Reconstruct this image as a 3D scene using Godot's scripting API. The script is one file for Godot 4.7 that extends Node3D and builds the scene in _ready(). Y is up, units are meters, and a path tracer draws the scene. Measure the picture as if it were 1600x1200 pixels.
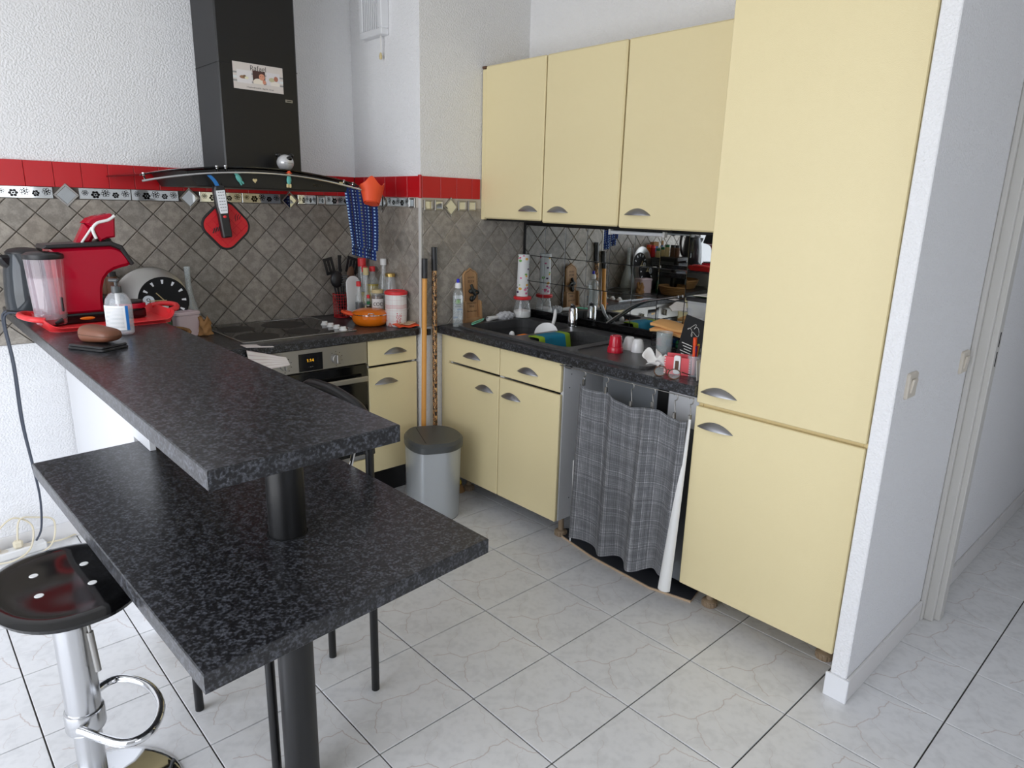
extends Node3D
# A kitchen corner: x runs right along the hob wall (z = 0), z comes towards the viewer, the sink wall is x = 0.

var M := {}
var used := {}
var sg := 10
var rng := RandomNumberGenerator.new()

const CAM := Vector3(-2.697, 1.508, 3.422)
const TILE := 0.34358


func _ready() -> void:
	rng.seed = 7
	var cam := Camera3D.new()
	cam.name = "camera"
	cam.fov = 58.63
	cam.near = 0.05
	cam.far = 60.0
	cam.position = CAM
	cam.rotation_degrees = Vector3(-14.621, -43.097, 1.511)
	add_child(cam)
	cam.current = true
	var env := Environment.new()
	env.background_mode = Environment.BG_SKY
	var sky := Sky.new()
	var sm := ProceduralSkyMaterial.new()
	sm.sky_top_color = Color(0.5, 0.62, 0.84)
	sm.sky_horizon_color = Color(0.86, 0.9, 0.95)
	sm.ground_bottom_color = Color(0.45, 0.45, 0.43)
	sm.ground_horizon_color = Color(0.7, 0.72, 0.72)
	sky.sky_material = sm
	env.sky = sky
	env.background_energy_multiplier = 1.6
	env.tonemap_mode = Environment.TONE_MAPPER_LINEAR
	env.tonemap_exposure = 0.97
	env.sdfgi_enabled = true
	env.ssao_enabled = true
	env.ssil_enabled = true
	var we := WorldEnvironment.new()
	we.name = "world_environment"
	we.environment = env
	add_child(we)
	# sky light through the big glazed door at left, plus an added rear fill
	area_light("window_daylight", Vector3(-4.12, 1.2, 2.05), Vector2(2.7, 2.3), -90.0, 1.27)
	area_light("rear_fill_light", Vector3(-2.2, 1.5, 6.4), Vector2(2.0, 1.5), 0.0, 0.7)
	materials()
	room()
	tiles_on_walls()
	back_units()
	sink_units()
	tall_and_wall_units()
	mirror()
	hood()
	bar()
	stool_and_chair()
	bar_things()
	hob_things()
	sink_things()
	floor_things()


func area_light(called: String, at: Vector3, size: Vector2, yaw: float, energy: float) -> void:
	var l := AreaLight3D.new()
	l.name = called
	l.area_size = size
	l.area_normalize_energy = false
	l.light_color = Color(0.975, 0.985, 1.0)
	l.light_energy = energy
	l.area_range = 14.0
	l.area_attenuation = 2.0
	l.shadow_enabled = true
	l.position = at
	l.rotation_degrees = Vector3(0, yaw, 0)
	add_child(l)


# ---------------------------------------------------------------- naming
func numbered(n: String) -> String:
	used[n] = used.get(n, -1) + 1
	return n if used[n] == 0 else "%s_%03d" % [n, used[n]]


func tag(o: Node3D, label: String, category: String, group := "") -> Node3D:
	o.set_meta("label", label)
	o.set_meta("category", category)
	if group != "":
		o.set_meta("group", group)
	return o


func thing(called: String, label: String, category: String, at := Vector3.ZERO, turn := 0.0, group := "") -> Node3D:
	var o := Node3D.new()
	o.name = numbered(called)
	add_child(o)
	o.position = at
	o.rotation.y = turn
	tag(o, label, category, group)
	return o


func part(called: String, st: SurfaceTool, m: Material, parent: Node3D = null) -> MeshInstance3D:
	st.generate_normals()
	return put(called, st.commit(), m, parent)


func put(called: String, mesh: Mesh, m: Material, parent: Node3D = null) -> MeshInstance3D:
	var o := MeshInstance3D.new()
	o.mesh = mesh
	o.material_override = m
	if parent == null:
		o.name = numbered(called)
		add_child(o)
	else:
		o.name = called
		parent.add_child(o, true)
	return o


func struct(called: String, st: SurfaceTool, m: Material) -> MeshInstance3D:
	var o := part(called, st, m)
	o.set_meta("kind", "structure")
	return o


# ---------------------------------------------------------------- mesh kit
func ns() -> SurfaceTool:
	var st := SurfaceTool.new()
	st.begin(Mesh.PRIMITIVE_TRIANGLES)
	return st


func t3(st: SurfaceTool, a: Vector3, b: Vector3, c: Vector3, g := -1, ua := Vector2.ZERO, ub := Vector2.ZERO, uc := Vector2.ZERO) -> void:
	if (b - a).cross(c - a).length_squared() < 1e-18:
		return
	st.set_smooth_group(g)
	st.set_uv(ua)
	st.add_vertex(a)
	st.set_uv(uc)
	st.add_vertex(c)
	st.set_uv(ub)
	st.add_vertex(b)


func q4(st: SurfaceTool, a: Vector3, b: Vector3, c: Vector3, d: Vector3, g := -1, ua := Vector2(0, 1), ub := Vector2(1, 1), uc := Vector2(1, 0), ud := Vector2(0, 0)) -> void:
	t3(st, a, b, c, g, ua, ub, uc)
	t3(st, a, c, d, g, ua, uc, ud)


func qo(st: SurfaceTool, a: Vector3, b: Vector3, c: Vector3, d: Vector3, mid: Vector3, flip := false) -> void:
	var n := (b - a).cross(c - a)
	if (n.dot((a + c) / 2.0 - mid) < 0.0) != flip:
		q4(st, d, c, b, a)
	else:
		q4(st, a, b, c, d)


func bx(st: SurfaceTool, c: Vector3, s: Vector3, bev := 0.002, xf := Transform3D()) -> void:
	var h := s / 2.0
	var b := minf(bev, minf(h.x, minf(h.y, h.z)) * 0.9)
	var flip := xf.basis.determinant() < 0.0
	var p := func(ax: int, sx: int, sy: int, sz: int) -> Vector3:
		var v := Vector3(sx * (h.x - (0.0 if ax == 0 else b)), sy * (h.y - (0.0 if ax == 1 else b)), sz * (h.z - (0.0 if ax == 2 else b)))
		return xf * (c + v)
	var mid := xf * c
	for e in [-1, 1]:
		qo(st, p.call(0, e, -1, -1), p.call(0, e, 1, -1), p.call(0, e, 1, 1), p.call(0, e, -1, 1), mid, flip)
		qo(st, p.call(1, -1, e, -1), p.call(1, 1, e, -1), p.call(1, 1, e, 1), p.call(1, -1, e, 1), mid, flip)
		qo(st, p.call(2, -1, -1, e), p.call(2, 1, -1, e), p.call(2, 1, 1, e), p.call(2, -1, 1, e), mid, flip)
	if b <= 0.0:
		return
	for e in [-1, 1]:
		for f in [-1, 1]:
			qo(st, p.call(0, e, f, -1), p.call(0, e, f, 1), p.call(1, e, f, 1), p.call(1, e, f, -1), mid, flip)
			qo(st, p.call(0, e, -1, f), p.call(0, e, 1, f), p.call(2, e, 1, f), p.call(2, e, -1, f), mid, flip)
			qo(st, p.call(1, -1, e, f), p.call(1, 1, e, f), p.call(2, 1, e, f), p.call(2, -1, e, f), mid, flip)
			for k in [-1, 1]:
				var a: Vector3 = p.call(0, e, f, k)
				var bb: Vector3 = p.call(1, e, f, k)
				var cc: Vector3 = p.call(2, e, f, k)
				if (bb - a).cross(cc - a).dot(a - mid) < 0.0:
					t3(st, a, cc, bb)
				else:
					t3(st, a, bb, cc)


func bb(st: SurfaceTool, lo: Vector3, hi: Vector3, bev := 0.002) -> void:
	bx(st, (lo + hi) / 2.0, hi - lo, bev)


func box(lo: Vector3, hi: Vector3, bev := 0.002) -> SurfaceTool:
	var st := ns()
	bb(st, lo, hi, bev)
	return st


# a profile of (radius, height) turned about y; profile runs up the outside
func lathe(st: SurfaceTool, prof: Array, seg := 20, xf := Transform3D(), sharp := 35.0) -> void:
	sg += 1
	var total := 0.0
	for i in range(1, prof.size()):
		total += (prof[i] - prof[i - 1]).length()
	var run := 0.0
	for i in range(1, prof.size()):
		var d: Vector2 = prof[i] - prof[i - 1]
		if i > 1:
			var d0: Vector2 = prof[i - 1] - prof[i - 2]
			if absf(rad_to_deg(d0.angle_to(d))) > sharp:
				sg += 1
		var v0 := 1.0 - run / total
		run += d.length()
		var v1 := 1.0 - run / total
		for k in seg:
			var a0 := TAU * k / seg
			var a1 := TAU * (k + 1) / seg if k + 1 < seg else 0.0
			var u0 := float(k) / seg
			var u1 := float(k + 1) / seg
			var p := xf * Vector3(prof[i - 1].x * cos(a0), prof[i - 1].y, prof[i - 1].x * sin(a0))
			var q := xf * Vector3(prof[i].x * cos(a0), prof[i].y, prof[i].x * sin(a0))
			var r := xf * Vector3(prof[i].x * cos(a1), prof[i].y, prof[i].x * sin(a1))
			var s := xf * Vector3(prof[i - 1].x * cos(a1), prof[i - 1].y, prof[i - 1].x * sin(a1))
			q4(st, p, q, r, s, sg, Vector2(u0, v0), Vector2(u0, v1), Vector2(u1, v1), Vector2(u1, v0))


func lathed(prof: Array, seg := 20, xf := Transform3D(), sharp := 35.0) -> SurfaceTool:
	var st := ns()
	lathe(st, prof, seg, xf, sharp)
	return st


func V(a: Array) -> Array:   # [r, y, r, y, ...] -> profile
	var out := []
	for i in range(0, a.size(), 2):
		out.append(Vector2(a[i], a[i + 1]))
	return out


func ell(st: SurfaceTool, c: Vector3, r: Vector3, seg := 16, rings := 10, turn := Basis()) -> void:
	var prof := []
	for i in rings + 1:
		var t := -PI / 2 + PI * i / rings
		prof.append(Vector2(maxf(cos(t), 0.0) if i > 0 and i < rings else 0.0, sin(t)))
	lathe(st, prof, seg, Transform3D(turn * Basis.from_scale(r), c), 90.0)


func cyl(st: SurfaceTool, c: Vector3, r: float, h: float, seg := 20, bev := 0.001, xf := Transform3D()) -> void:
	lathe(st, V([0, 0, r - bev, 0, r, bev, r, h - bev, r - bev, h, 0, h]), seg, xf * Transform3D(Basis(), c))


func tube(st: SurfaceTool, pts: Array, rad, seg := 8, closed := false) -> void:
	sg += 1
	var n := pts.size()
	var rings := []
	var up := Vector3.UP
	for i in n:
		var a: Vector3 = pts[(i - 1 + n) % n] if closed or i > 0 else pts[i]
		var b: Vector3 = pts[(i + 1) % n] if closed or i < n - 1 else pts[i]
		var t := (b - a).normalized()
		if i == 0:
			up = Vector3.UP if absf(t.y) < 0.9 else Vector3.RIGHT
		var side := t.cross(up).normalized()
		up = side.cross(t).normalized()
		var r: float = rad[i] if rad is Array else rad
		var ring := []
		for k in seg:
			var w := TAU * k / seg
			ring.append(pts[i] + (side * cos(w) + up * sin(w)) * r)
		rings.append(ring)
	for i in (n if closed else n - 1):
		for k in seg:
			var A: Array = rings[i]
			var B: Array = rings[(i + 1) % n]
			var k1 := (k + 1) % seg
			var v0 := float(i) / n
			var v1 := float(i + 1) / n
			q4(st, A[k], A[k1], B[k1], B[k], sg, Vector2(float(k) / seg, v0), Vector2(float(k + 1) / seg, v0), Vector2(float(k + 1) / seg, v1), Vector2(float(k) / seg, v1))
	if not closed:
		for k in range(1, seg - 1):
			t3(st, rings[0][0], rings[0][k + 1], rings[0][k])
			t3(st, rings[n - 1][0], rings[n - 1][k], rings[n - 1][k + 1])


func tubed(pts: Array, rad, seg := 8, closed := false) -> SurfaceTool:
	var st := ns()
	tube(st, pts, rad, seg, closed)
	return st


func smooth(pts: Array, per := 5, closed := false) -> Array:   # Catmull-Rom through the points
	var out := []
	var n := pts.size()
	for i in (n if closed else n - 1):
		var p0: Vector3 = pts[(i - 1 + n) % n] if closed or i > 0 else pts[i]
		var p1: Vector3 = pts[i]
		var p2: Vector3 = pts[(i + 1) % n]
		var p3: Vector3 = pts[(i + 2) % n] if closed or i < n - 2 else p2
		for k in per:
			out.append(p1.cubic_interpolate(p2, p0, p3, float(k) / per))
	if not closed:
		out.append(pts[n - 1])
	return out


func ccw(poly: PackedVector2Array) -> PackedVector2Array:
	var a := 0.0
	for i in poly.size():
		a += poly[i].cross(poly[(i + 1) % poly.size()])
	if a < 0.0:
		poly.reverse()
	return poly


func inset(poly: PackedVector2Array, d: float) -> PackedVector2Array:
	var out := PackedVector2Array()
	var n := poly.size()
	for i in n:
		var e0 := (poly[i] - poly[(i - 1 + n) % n]).normalized()
		var e1 := (poly[(i + 1) % n] - poly[i]).normalized()
		var n0 := Vector2(-e0.y, e0.x)
		var n1 := Vector2(-e1.y, e1.x)
		var m := n0 + n1
		var l := m.length_squared()
		out.append(poly[i] + (m * (2.0 * d / l) if l > 0.3 else n0 * d))
	return out


# outline in xy, thickness 0 .. d along z, front (+z) edge chamfered; sides smooth when round
func prism(st: SurfaceTool, poly_in: PackedVector2Array, d: float, bev := 0.001, xf := Transform3D(), round_sides := false, back_bev := 0.0) -> void:
	var poly := ccw(poly_in)
	var n := poly.size()
	var top := inset(poly, bev) if bev > 0.0 else poly
	var low := inset(poly, back_bev) if back_bev > 0.0 else poly
	var bmin := poly[0]
	var bmax := poly[0]
	for p in poly:
		bmin = bmin.min(p)
		bmax = bmax.max(p)
	var sz := (bmax - bmin).max(Vector2(1e-6, 1e-6))
	var uv := func(p: Vector2) -> Vector2:
		var w := (p - bmin) / sz
		return Vector2(w.x, 1.0 - w.y)
	var idx := Geometry2D.triangulate_polygon(top)
	if idx.is_empty():
		top = inset(poly, bev * 0.3)
		idx = Geometry2D.triangulate_polygon(top)
	if idx.is_empty():
		top = poly
		idx = Geometry2D.triangulate_polygon(top)
	for i in range(0, idx.size(), 3):
		var a := top[idx[i]]
		var b := top[idx[i + 1]]
		var c := top[idx[i + 2]]
		if (b - a).cross(c - a) < 0.0:
			var k := b
			b = c
			c = k
		t3(st, xf * Vector3(a.x, a.y, d), xf * Vector3(b.x, b.y, d), xf * Vector3(c.x, c.y, d), -1, uv.call(a), uv.call(b), uv.call(c))
	idx = Geometry2D.triangulate_polygon(low)
	if idx.is_empty():
		low = poly
		idx = Geometry2D.triangulate_polygon(low)
	for i in range(0, idx.size(), 3):
		var a := low[idx[i]]
		var b := low[idx[i + 1]]
		var c := low[idx[i + 2]]
		if (b - a).cross(c - a) > 0.0:
			var k := b
			b = c
			c = k
		t3(st, xf * Vector3(a.x, a.y, 0), xf * Vector3(b.x, b.y, 0), xf * Vector3(c.x, c.y, 0), -1, uv.call(a), uv.call(b), uv.call(c))
	var first := 0
	for i in n:
		if absf((poly[i] - poly[(i - 1 + n) % n]).angle_to(poly[(i + 1) % n] - poly[i])) > 0.75:
			first = i
	var levels := [[low, 0.0], [poly, back_bev], [poly, d - bev], [top, d]]
	for lv in 3:
		if levels[lv][1] == levels[lv + 1][1] and lv != 1:
			continue
		sg += 1
		for i0 in n:
			var i := (i0 + first) % n
			var j := (i + 1) % n
			if absf((poly[i] - poly[(i - 1 + n) % n]).angle_to(poly[j] - poly[i])) > 0.75:
				sg += 1
			var a: Vector2 = levels[lv][0][i]
			var b: Vector2 = levels[lv][0][j]
			var c: Vector2 = levels[lv + 1][0][j]
			var e: Vector2 = levels[lv + 1][0][i]
			var z0: float = levels[lv][1]
			var z1: float = levels[lv + 1][1]
			q4(st, xf * Vector3(a.x, a.y, z0), xf * Vector3(b.x, b.y, z0), xf * Vector3(c.x, c.y, z1), xf * Vector3(e.x, e.y, z1), sg if round_sides else -1, uv.call(a), uv.call(b), uv.call(c), uv.call(e))


func prismed(poly: PackedVector2Array, d: float, bev := 0.001, xf := Transform3D(), round_sides := false, back_bev := 0.0) -> SurfaceTool:
	var st := ns()
	prism(st, poly, d, bev, xf, round_sides, back_bev)
	return st


func P2(a: Array) -> PackedVector2Array:
	var out := PackedVector2Array()
	for i in range(0, a.size(), 2):
		out.append(Vector2(a[i], a[i + 1]))
	return out


func rrect(w: float, h: float, r: float, seg := 5) -> PackedVector2Array:
	var out := PackedVector2Array()
	for c in [[1, -1, -PI / 2], [1, 1, 0.0], [-1, 1, PI / 2], [-1, -1, PI]]:
		for k in seg + 1:
			var a: float = c[2] + PI / 2 * k / seg
			out.append(Vector2(c[0] * (w / 2 - r), c[1] * (h / 2 - r)) + Vector2(cos(a), sin(a)) * r)
	return out


# polygon drawn in (x, z) seen from above and lifted from y0 by h
func slab(poly_xz: PackedVector2Array, y0: float, h: float, bev := 0.0015, round_sides := false, back_bev := 0.001) -> SurfaceTool:
	var p := PackedVector2Array()
	for v in poly_xz:
		p.append(Vector2(v.x, -v.y))
	return prismed(p, h, bev, Transform3D(Basis(Vector3(1, 0, 0), Vector3(0, 0, -1), Vector3(0, 1, 0)), Vector3(0, y0, 0)), round_sides, back_bev)


# a sheet P(u, v) with thickness
func sheet(st: SurfaceTool, f: Callable, nu: int, nv: int, t := 0.0015) -> void:
	sg += 2
	var P := []
	var N := []
	for i in nu + 1:
		var row := []
		for j in nv + 1:
			row.append(f.call(float(i) / nu, float(j) / nv))
		P.append(row)
	for i in nu + 1:
		var row := []
		for j in nv + 1:
			var du: Vector3 = P[mini(i + 1, nu)][j] - P[maxi(i - 1, 0)][j]
			var dv: Vector3 = P[i][mini(j + 1, nv)] - P[i][maxi(j - 1, 0)]
			row.append(du.cross(dv).normalized())
		N.append(row)
	for i in nu:
		for j in nv:
			var a: Vector3 = P[i][j]
			var b: Vector3 = P[i + 1][j]
			var c: Vector3 = P[i + 1][j + 1]
			var d: Vector3 = P[i][j + 1]
			var ua := Vector2(float(i) / nu, float(j) / nv)
			var uc := Vector2(float(i + 1) / nu, float(j + 1) / nv)
			q4(st, a, b, c, d, sg, ua, Vector2(uc.x, ua.y), uc, Vector2(ua.x, uc.y))
			q4(st, d - N[i][j + 1] * t, c - N[i + 1][j + 1] * t, b - N[i + 1][j] * t, a - N[i][j] * t, sg + 1, Vector2(ua.x, uc.y), uc, Vector2(uc.x, ua.y), ua)
	for i in nu:
		for j in [0, nv]:
			var a: Vector3 = P[i][j]
			var b: Vector3 = P[i + 1][j]
			if j == 0:
				q4(st, b, a, a - N[i][j] * t, b - N[i + 1][j] * t)
			else:
				q4(st, a, b, b - N[i + 1][j] * t, a - N[i][j] * t)
	for j in nv:
		for i in [0, nu]:
			var a: Vector3 = P[i][j]
			var b: Vector3 = P[i][j + 1]
			if i == 0:
				q4(st, a, b, b - N[i][j + 1] * t, a - N[i][j] * t)
			else:
				q4(st, b, a, a - N[i][j] * t, b - N[i][j + 1] * t)
	sg += 2


func text(called: String, words: String, cap: float, m: Material, parent: Node3D, xf: Transform3D, serif := false) -> void:
	var t := TextMesh.new()
	var f := SystemFont.new()
	f.font_names = PackedStringArray(["Droid Serif" if serif else "Droid Sans"])
	t.font = f
	t.text = words
	t.font_size = 24
	t.pixel_size = cap / 17.0
	t.depth = 0.0004
	t.curve_step = 2.0
	var o := put(called, t, m, parent)
	o.transform = xf


# ---------------------------------------------------------------- materials
func mat(key: String, c: Color, rough := 0.5, metal := 0.0, spec := 0.5) -> StandardMaterial3D:
	var m := StandardMaterial3D.new()
	m.resource_name = key
	m.albedo_color = c
	m.roughness = rough
	m.metallic = metal
	m.metallic_specular = spec
	M[key] = m
	return m


func rgb8(r: int, g: int, b: int) -> Color:
	return Color(r / 255.0, g / 255.0, b / 255.0)


func noise_tex(freq: float, size := 512, octaves := 3, normal := false, bump := 4.0, kind := FastNoiseLite.TYPE_SIMPLEX_SMOOTH, seed_ := 1) -> NoiseTexture2D:
	var n := FastNoiseLite.new()
	n.noise_type = kind
	n.frequency = freq
	n.fractal_octaves = octaves
	n.seed = seed_
	var t := NoiseTexture2D.new()
	t.width = size
	t.height = size
	t.seamless = true
	t.noise = n
	t.as_normal_map = normal
	t.bump_strength = bump
	return t


func bumpy(m: StandardMaterial3D, freq: float, per_metre: float, bump: float, strength := 1.0, octaves := 3) -> void:
	m.normal_enabled = true
	m.normal_texture = noise_tex(freq, 512, octaves, true, bump)
	m.normal_scale = strength
	m.uv1_triplanar = true
	m.uv1_world_triplanar = true
	m.uv1_scale = Vector3.ONE * per_metre


func noise_bytes(freq: float, size: int, seed_: int, octaves := 3, warp := 0.0) -> PackedByteArray:
	var n := FastNoiseLite.new()
	n.noise_type = FastNoiseLite.TYPE_SIMPLEX_SMOOTH
	n.frequency = freq
	n.seed = seed_
	n.fractal_octaves = octaves
	if warp > 0.0:
		n.domain_warp_enabled = true
		n.domain_warp_amplitude = warp
		n.domain_warp_frequency = freq * 1.3
	return n.get_seamless_image(size, size).get_data()


func tex_of(size_x: int, size_y: int, f: Callable) -> ImageTexture:
	var im := Image.create_empty(size_x, size_y, false, Image.FORMAT_RGB8)
	for y in size_y:
		for x in size_x:
			im.set_pixel(x, y, f.call(x, y))
	return ImageTexture.create_from_image(im)


func stroke(im: Image, pts: Array, w: float, c: Color, strength := 1.0) -> void:   # soft line in 0..1 coordinates
	var s := Vector2(im.get_width(), im.get_height())
	for i in range(1, pts.size()):
		var a: Vector2 = pts[i - 1] * s
		var b: Vector2 = pts[i] * s
		var steps := int((b - a).length()) + 1
		for k in steps + 1:
			var p := a.lerp(b, float(k) / steps)
			var r := ceili(w)
			for dy in range(-r, r + 1):
				for dx in range(-r, r + 1):
					var q := Vector2i(p) + Vector2i(dx, dy)
					if q.x < 0 or q.y < 0 or q.x >= im.get_width() or q.y >= im.get_height():
						continue
					var al := clampf(1.0 - Vector2(q).distance_to(p) / w, 0.0, 1.0) * strength * 0.5
					im.set_pixel(q.x, q.y, im.get_pixel(q.x, q.y).lerp(c, al))


func disc(im: Image, c: Vector2, r: Vector2, col: Color) -> void:   # pixels
	for y in range(maxi(0, int(c.y - r.y)), mini(im.get_height(), int(c.y + r.y) + 2)):
		for x in range(maxi(0, int(c.x - r.x)), mini(im.get_width(), int(c.x + r.x) + 2)):
			if ((Vector2(x, y) - c) / r).length() <= 1.0:
				im.set_pixel(x, y, col)


func materials() -> void:
	var m := mat("plaster", rgb8(236, 236, 237), 0.85)
	bumpy(m, 0.09, 2.0, 7.0, 0.45)
	mat("paint", rgb8(232, 232, 232), 0.6)
	mat("white_gloss", rgb8(235, 236, 238), 0.3)
	m = mat("skirting", rgb8(226, 224, 222), 0.35)
	mat("grout", rgb8(58, 54, 50), 0.9)
	mat("wall_grout", rgb8(84, 78, 72), 0.9)
	mat("pale_grout", rgb8(196, 188, 176), 0.9)
	mat("grey_trim", rgb8(205, 203, 198), 0.5)
	# speckled black laminate
	var n1 := noise_bytes(0.030, 768, 3, 3, 18.0)
	var n2 := noise_bytes(0.085, 768, 9, 2, 6.0)
	var n3 := noise_bytes(0.20, 768, 14, 2)
	var by := PackedByteArray()
	by.resize(768 * 768 * 3)
	for i in 768 * 768:
		var a := n1[i] / 255.0
		var b := n2[i] / 255.0
		var c := n3[i] / 255.0
		var k := smoothstep(0.38, 0.70, 0.45 * a + 0.55 * b) * (0.5 + 0.7 * c)
		var hot := smoothstep(0.74, 0.86, c) * smoothstep(0.5, 0.7, b) * 0.25
		by[i * 3] = int(clampf(27 + 62 * k + 60 * hot, 0, 255))
		by[i * 3 + 1] = int(clampf(27 + 65 * k + 60 * hot, 0, 255))
		by[i * 3 + 2] = int(clampf(29 + 70 * k + 56 * hot, 0, 255))
	m = mat("laminate", Color.WHITE, 0.29, 0.0, 0.5)
	m.albedo_texture = ImageTexture.create_from_image(Image.create_from_data(768, 768, false, Image.FORMAT_RGB8, by))
	m.uv1_triplanar = true
	m.uv1_world_triplanar = true
	m.uv1_scale = Vector3.ONE * 1.6
	# black granite composite of the sink: fine pale grains
	var g1 := noise_bytes(0.30, 512, 21, 2)
	by.resize(512 * 512 * 3)
	for i in 512 * 512:
		var k := smoothstep(0.56, 0.74, g1[i] / 255.0)
		for j in 3:
			by[i * 3 + j] = int(48 + 90 * k)
	m = mat("composite", Color.WHITE, 0.33)
	m.albedo_texture = ImageTexture.create_from_image(Image.create_from_data(512, 512, false, Image.FORMAT_RGB8, by))
	m.uv1_triplanar = true
	m.uv1_world_triplanar = true
	m.uv1_scale = Vector3.ONE * 4.0
	m = mat("cream", rgb8(231, 216, 170), 0.42)
	bumpy(m, 0.2, 3.0, 2.0, 0.35, 2)
	mat("cream_edge", rgb8(226, 205, 150), 0.5)
	mat("melamine", rgb8(225, 226, 228), 0.45)
	mat("steel", rgb8(170, 168, 164), 0.34, 1.0)
	mat("handle_metal", rgb8(150, 150, 152), 0.42, 1.0)
	mat("chrome", rgb8(225, 226, 228), 0.07, 1.0)
	m = mat("chrome_worn", rgb8(205, 206, 208), 0.22, 1.0)
	mat("silver_plastic", rgb8(186, 191, 195), 0.32, 0.4)
	mat("pearl", rgb8(216, 216, 216), 0.25, 0.3)
	mat("painted_shade", rgb8(120, 124, 128), 0.5)  # stands for shade on a white shell
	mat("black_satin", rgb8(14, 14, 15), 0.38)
	mat("black_gloss", rgb8(12, 12, 13), 0.08)
	mat("black_matte", rgb8(22, 22, 23), 0.75)
	mat("black_plastic", rgb8(28, 28, 30), 0.4)
	mat("dark_glass", rgb8(24, 25, 27), 0.06)
	mat("hob_ring", rgb8(20, 19, 19), 0.35)
	mat("mirror", rgb8(222, 226, 226), 0.015, 1.0)
	mat("white_plastic", rgb8(232, 232, 230), 0.35)
	mat("grey_plastic", rgb8(80, 84, 88), 0.4)
	mat("lid_grey", rgb8(74, 77, 78), 0.38)
	mat("red_gloss", rgb8(172, 8, 40), 0.12)
	m = mat("red_tile", rgb8(190, 16, 26), 0.28)
	mat("red_plastic", rgb8(222, 52, 56), 0.35)
	mat("red_matte", rgb8(196, 26, 34), 0.6)
	mat("red_cup", rgb8(196, 28, 50), 0.15)
	mat("orange_enamel", rgb8(232, 120, 22), 0.16)
	mat("orange_silicone", rgb8(236, 84, 40), 0.55)
	mat("orange_cloth", rgb8(244, 184, 116), 0.9)
	mat("wood", rgb8(214, 150, 80), 0.55)
	mat("wood_handle", rgb8(226, 160, 78), 0.4)
	mat("dark_wood", rgb8(96, 66, 46), 0.6)
	mat("pale_wood", rgb8(188, 148, 104), 0.6)
	mat("chipboard", rgb8(196, 170, 140), 0.8)
	mat("iron", rgb8(62, 64, 62), 0.4, 0.7)
	mat("brown_leather", rgb8(118, 74, 54), 0.45)
	mat("straw", rgb8(150, 112, 68), 0.8)
	mat("blue_cap", rgb8(14, 24, 190), 0.35)
	mat("teal_cloth", rgb8(20, 120, 150), 0.95)
	mat("lime_cloth", rgb8(140, 172, 40), 0.95)
	mat("green", rgb8(30, 120, 70), 0.4)
	mat("mint", rgb8(120, 205, 170), 0.4)
	mat("ink", rgb8(30, 28, 28), 0.7)
	mat("pink", rgb8(222, 202, 206), 0.45)
	mat("paper", rgb8(236, 234, 230), 0.85)
	mat("kraft", rgb8(176, 132, 84), 0.85)
	mat("yellow", rgb8(240, 208, 70), 0.4)
	mat("gold", rgb8(206, 176, 104), 0.3, 0.9)
	mat("soy", rgb8(20, 12, 10), 0.15)
	mat("label_cream", rgb8(214, 196, 146), 0.7)
	mat("label_blue", rgb8(30, 110, 180), 0.6)
	mat("beige_cable", rgb8(222, 212, 186), 0.5)
	mat("grey_cable", rgb8(62, 68, 80), 0.5)
	mat("foot_brown", rgb8(150, 130, 106), 0.5)
	mat("salmon", rgb8(226, 84, 92), 0.5)
	mat("purple", rgb8(72, 40, 110), 0.4)
	mat("ceramic", rgb8(238, 238, 238), 0.14)
	mat("teal_paint", rgb8(96, 176, 166), 0.5)
	mat("lens", rgb8(230, 232, 236), 0.12)
	mat("switch", rgb8(214, 206, 192), 0.4)
	mat("dark_vinyl", rgb8(52, 54, 60), 0.5)
	mat("oil", rgb8(168, 150, 60), 0.12)
	mat("vent_white", rgb8(228, 229, 231), 0.4)
	m = mat("tube_glass", rgb8(235, 238, 242), 0.15)
	m = mat("glass", Color(0.90, 0.93, 0.93, 0.16), 0.03)
	m.transparency = BaseMaterial3D.TRANSPARENCY_ALPHA
	m = mat("smoked_glass", Color(0.05, 0.05, 0.055, 0.72), 0.05)
	m.transparency = BaseMaterial3D.TRANSPARENCY_ALPHA
	m = mat("carafe_glass", Color(0.86, 0.9, 0.9, 0.30), 0.04)
	m.transparency = BaseMaterial3D.TRANSPARENCY_ALPHA
	mat("dial_black", rgb8(15, 15, 16), 0.45, 0.0, 0.3)
	m = mat("solid_glass", Color(0.96, 0.98, 0.97, 0.0), 0.01)
	m.refraction_enabled = true
	m.refraction_scale = 0.05
	m = mat("pane", Color(0.95, 0.97, 0.97, 0.04), 0.02)
	m.transparency = BaseMaterial3D.TRANSPARENCY_ALPHA
	m = mat("frosted", Color(0.86, 0.88, 0.9, 0.28), 0.15)
	m.transparency = BaseMaterial3D.TRANSPARENCY_ALPHA
	m = mat("tank_clear", Color(0.9, 0.86, 0.9, 0.2), 0.06)
	m.transparency = BaseMaterial3D.TRANSPARENCY_ALPHA
	m = mat("green_glass", Color(0.05, 0.35, 0.2, 0.7), 0.05)
	m.transparency = BaseMaterial3D.TRANSPARENCY_ALPHA
	m = mat("dial_glass", Color(0.05, 0.05, 0.05, 0.1), 0.03)
	m.transparency = BaseMaterial3D.TRANSPARENCY_ALPHA
	m = mat("amber_display", rgb8(240, 190, 40), 0.5)
	m.emission_enabled = true
	m.emission = Color(1.0, 0.72, 0.12)
	m.emission_energy_multiplier = 0.8
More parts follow.
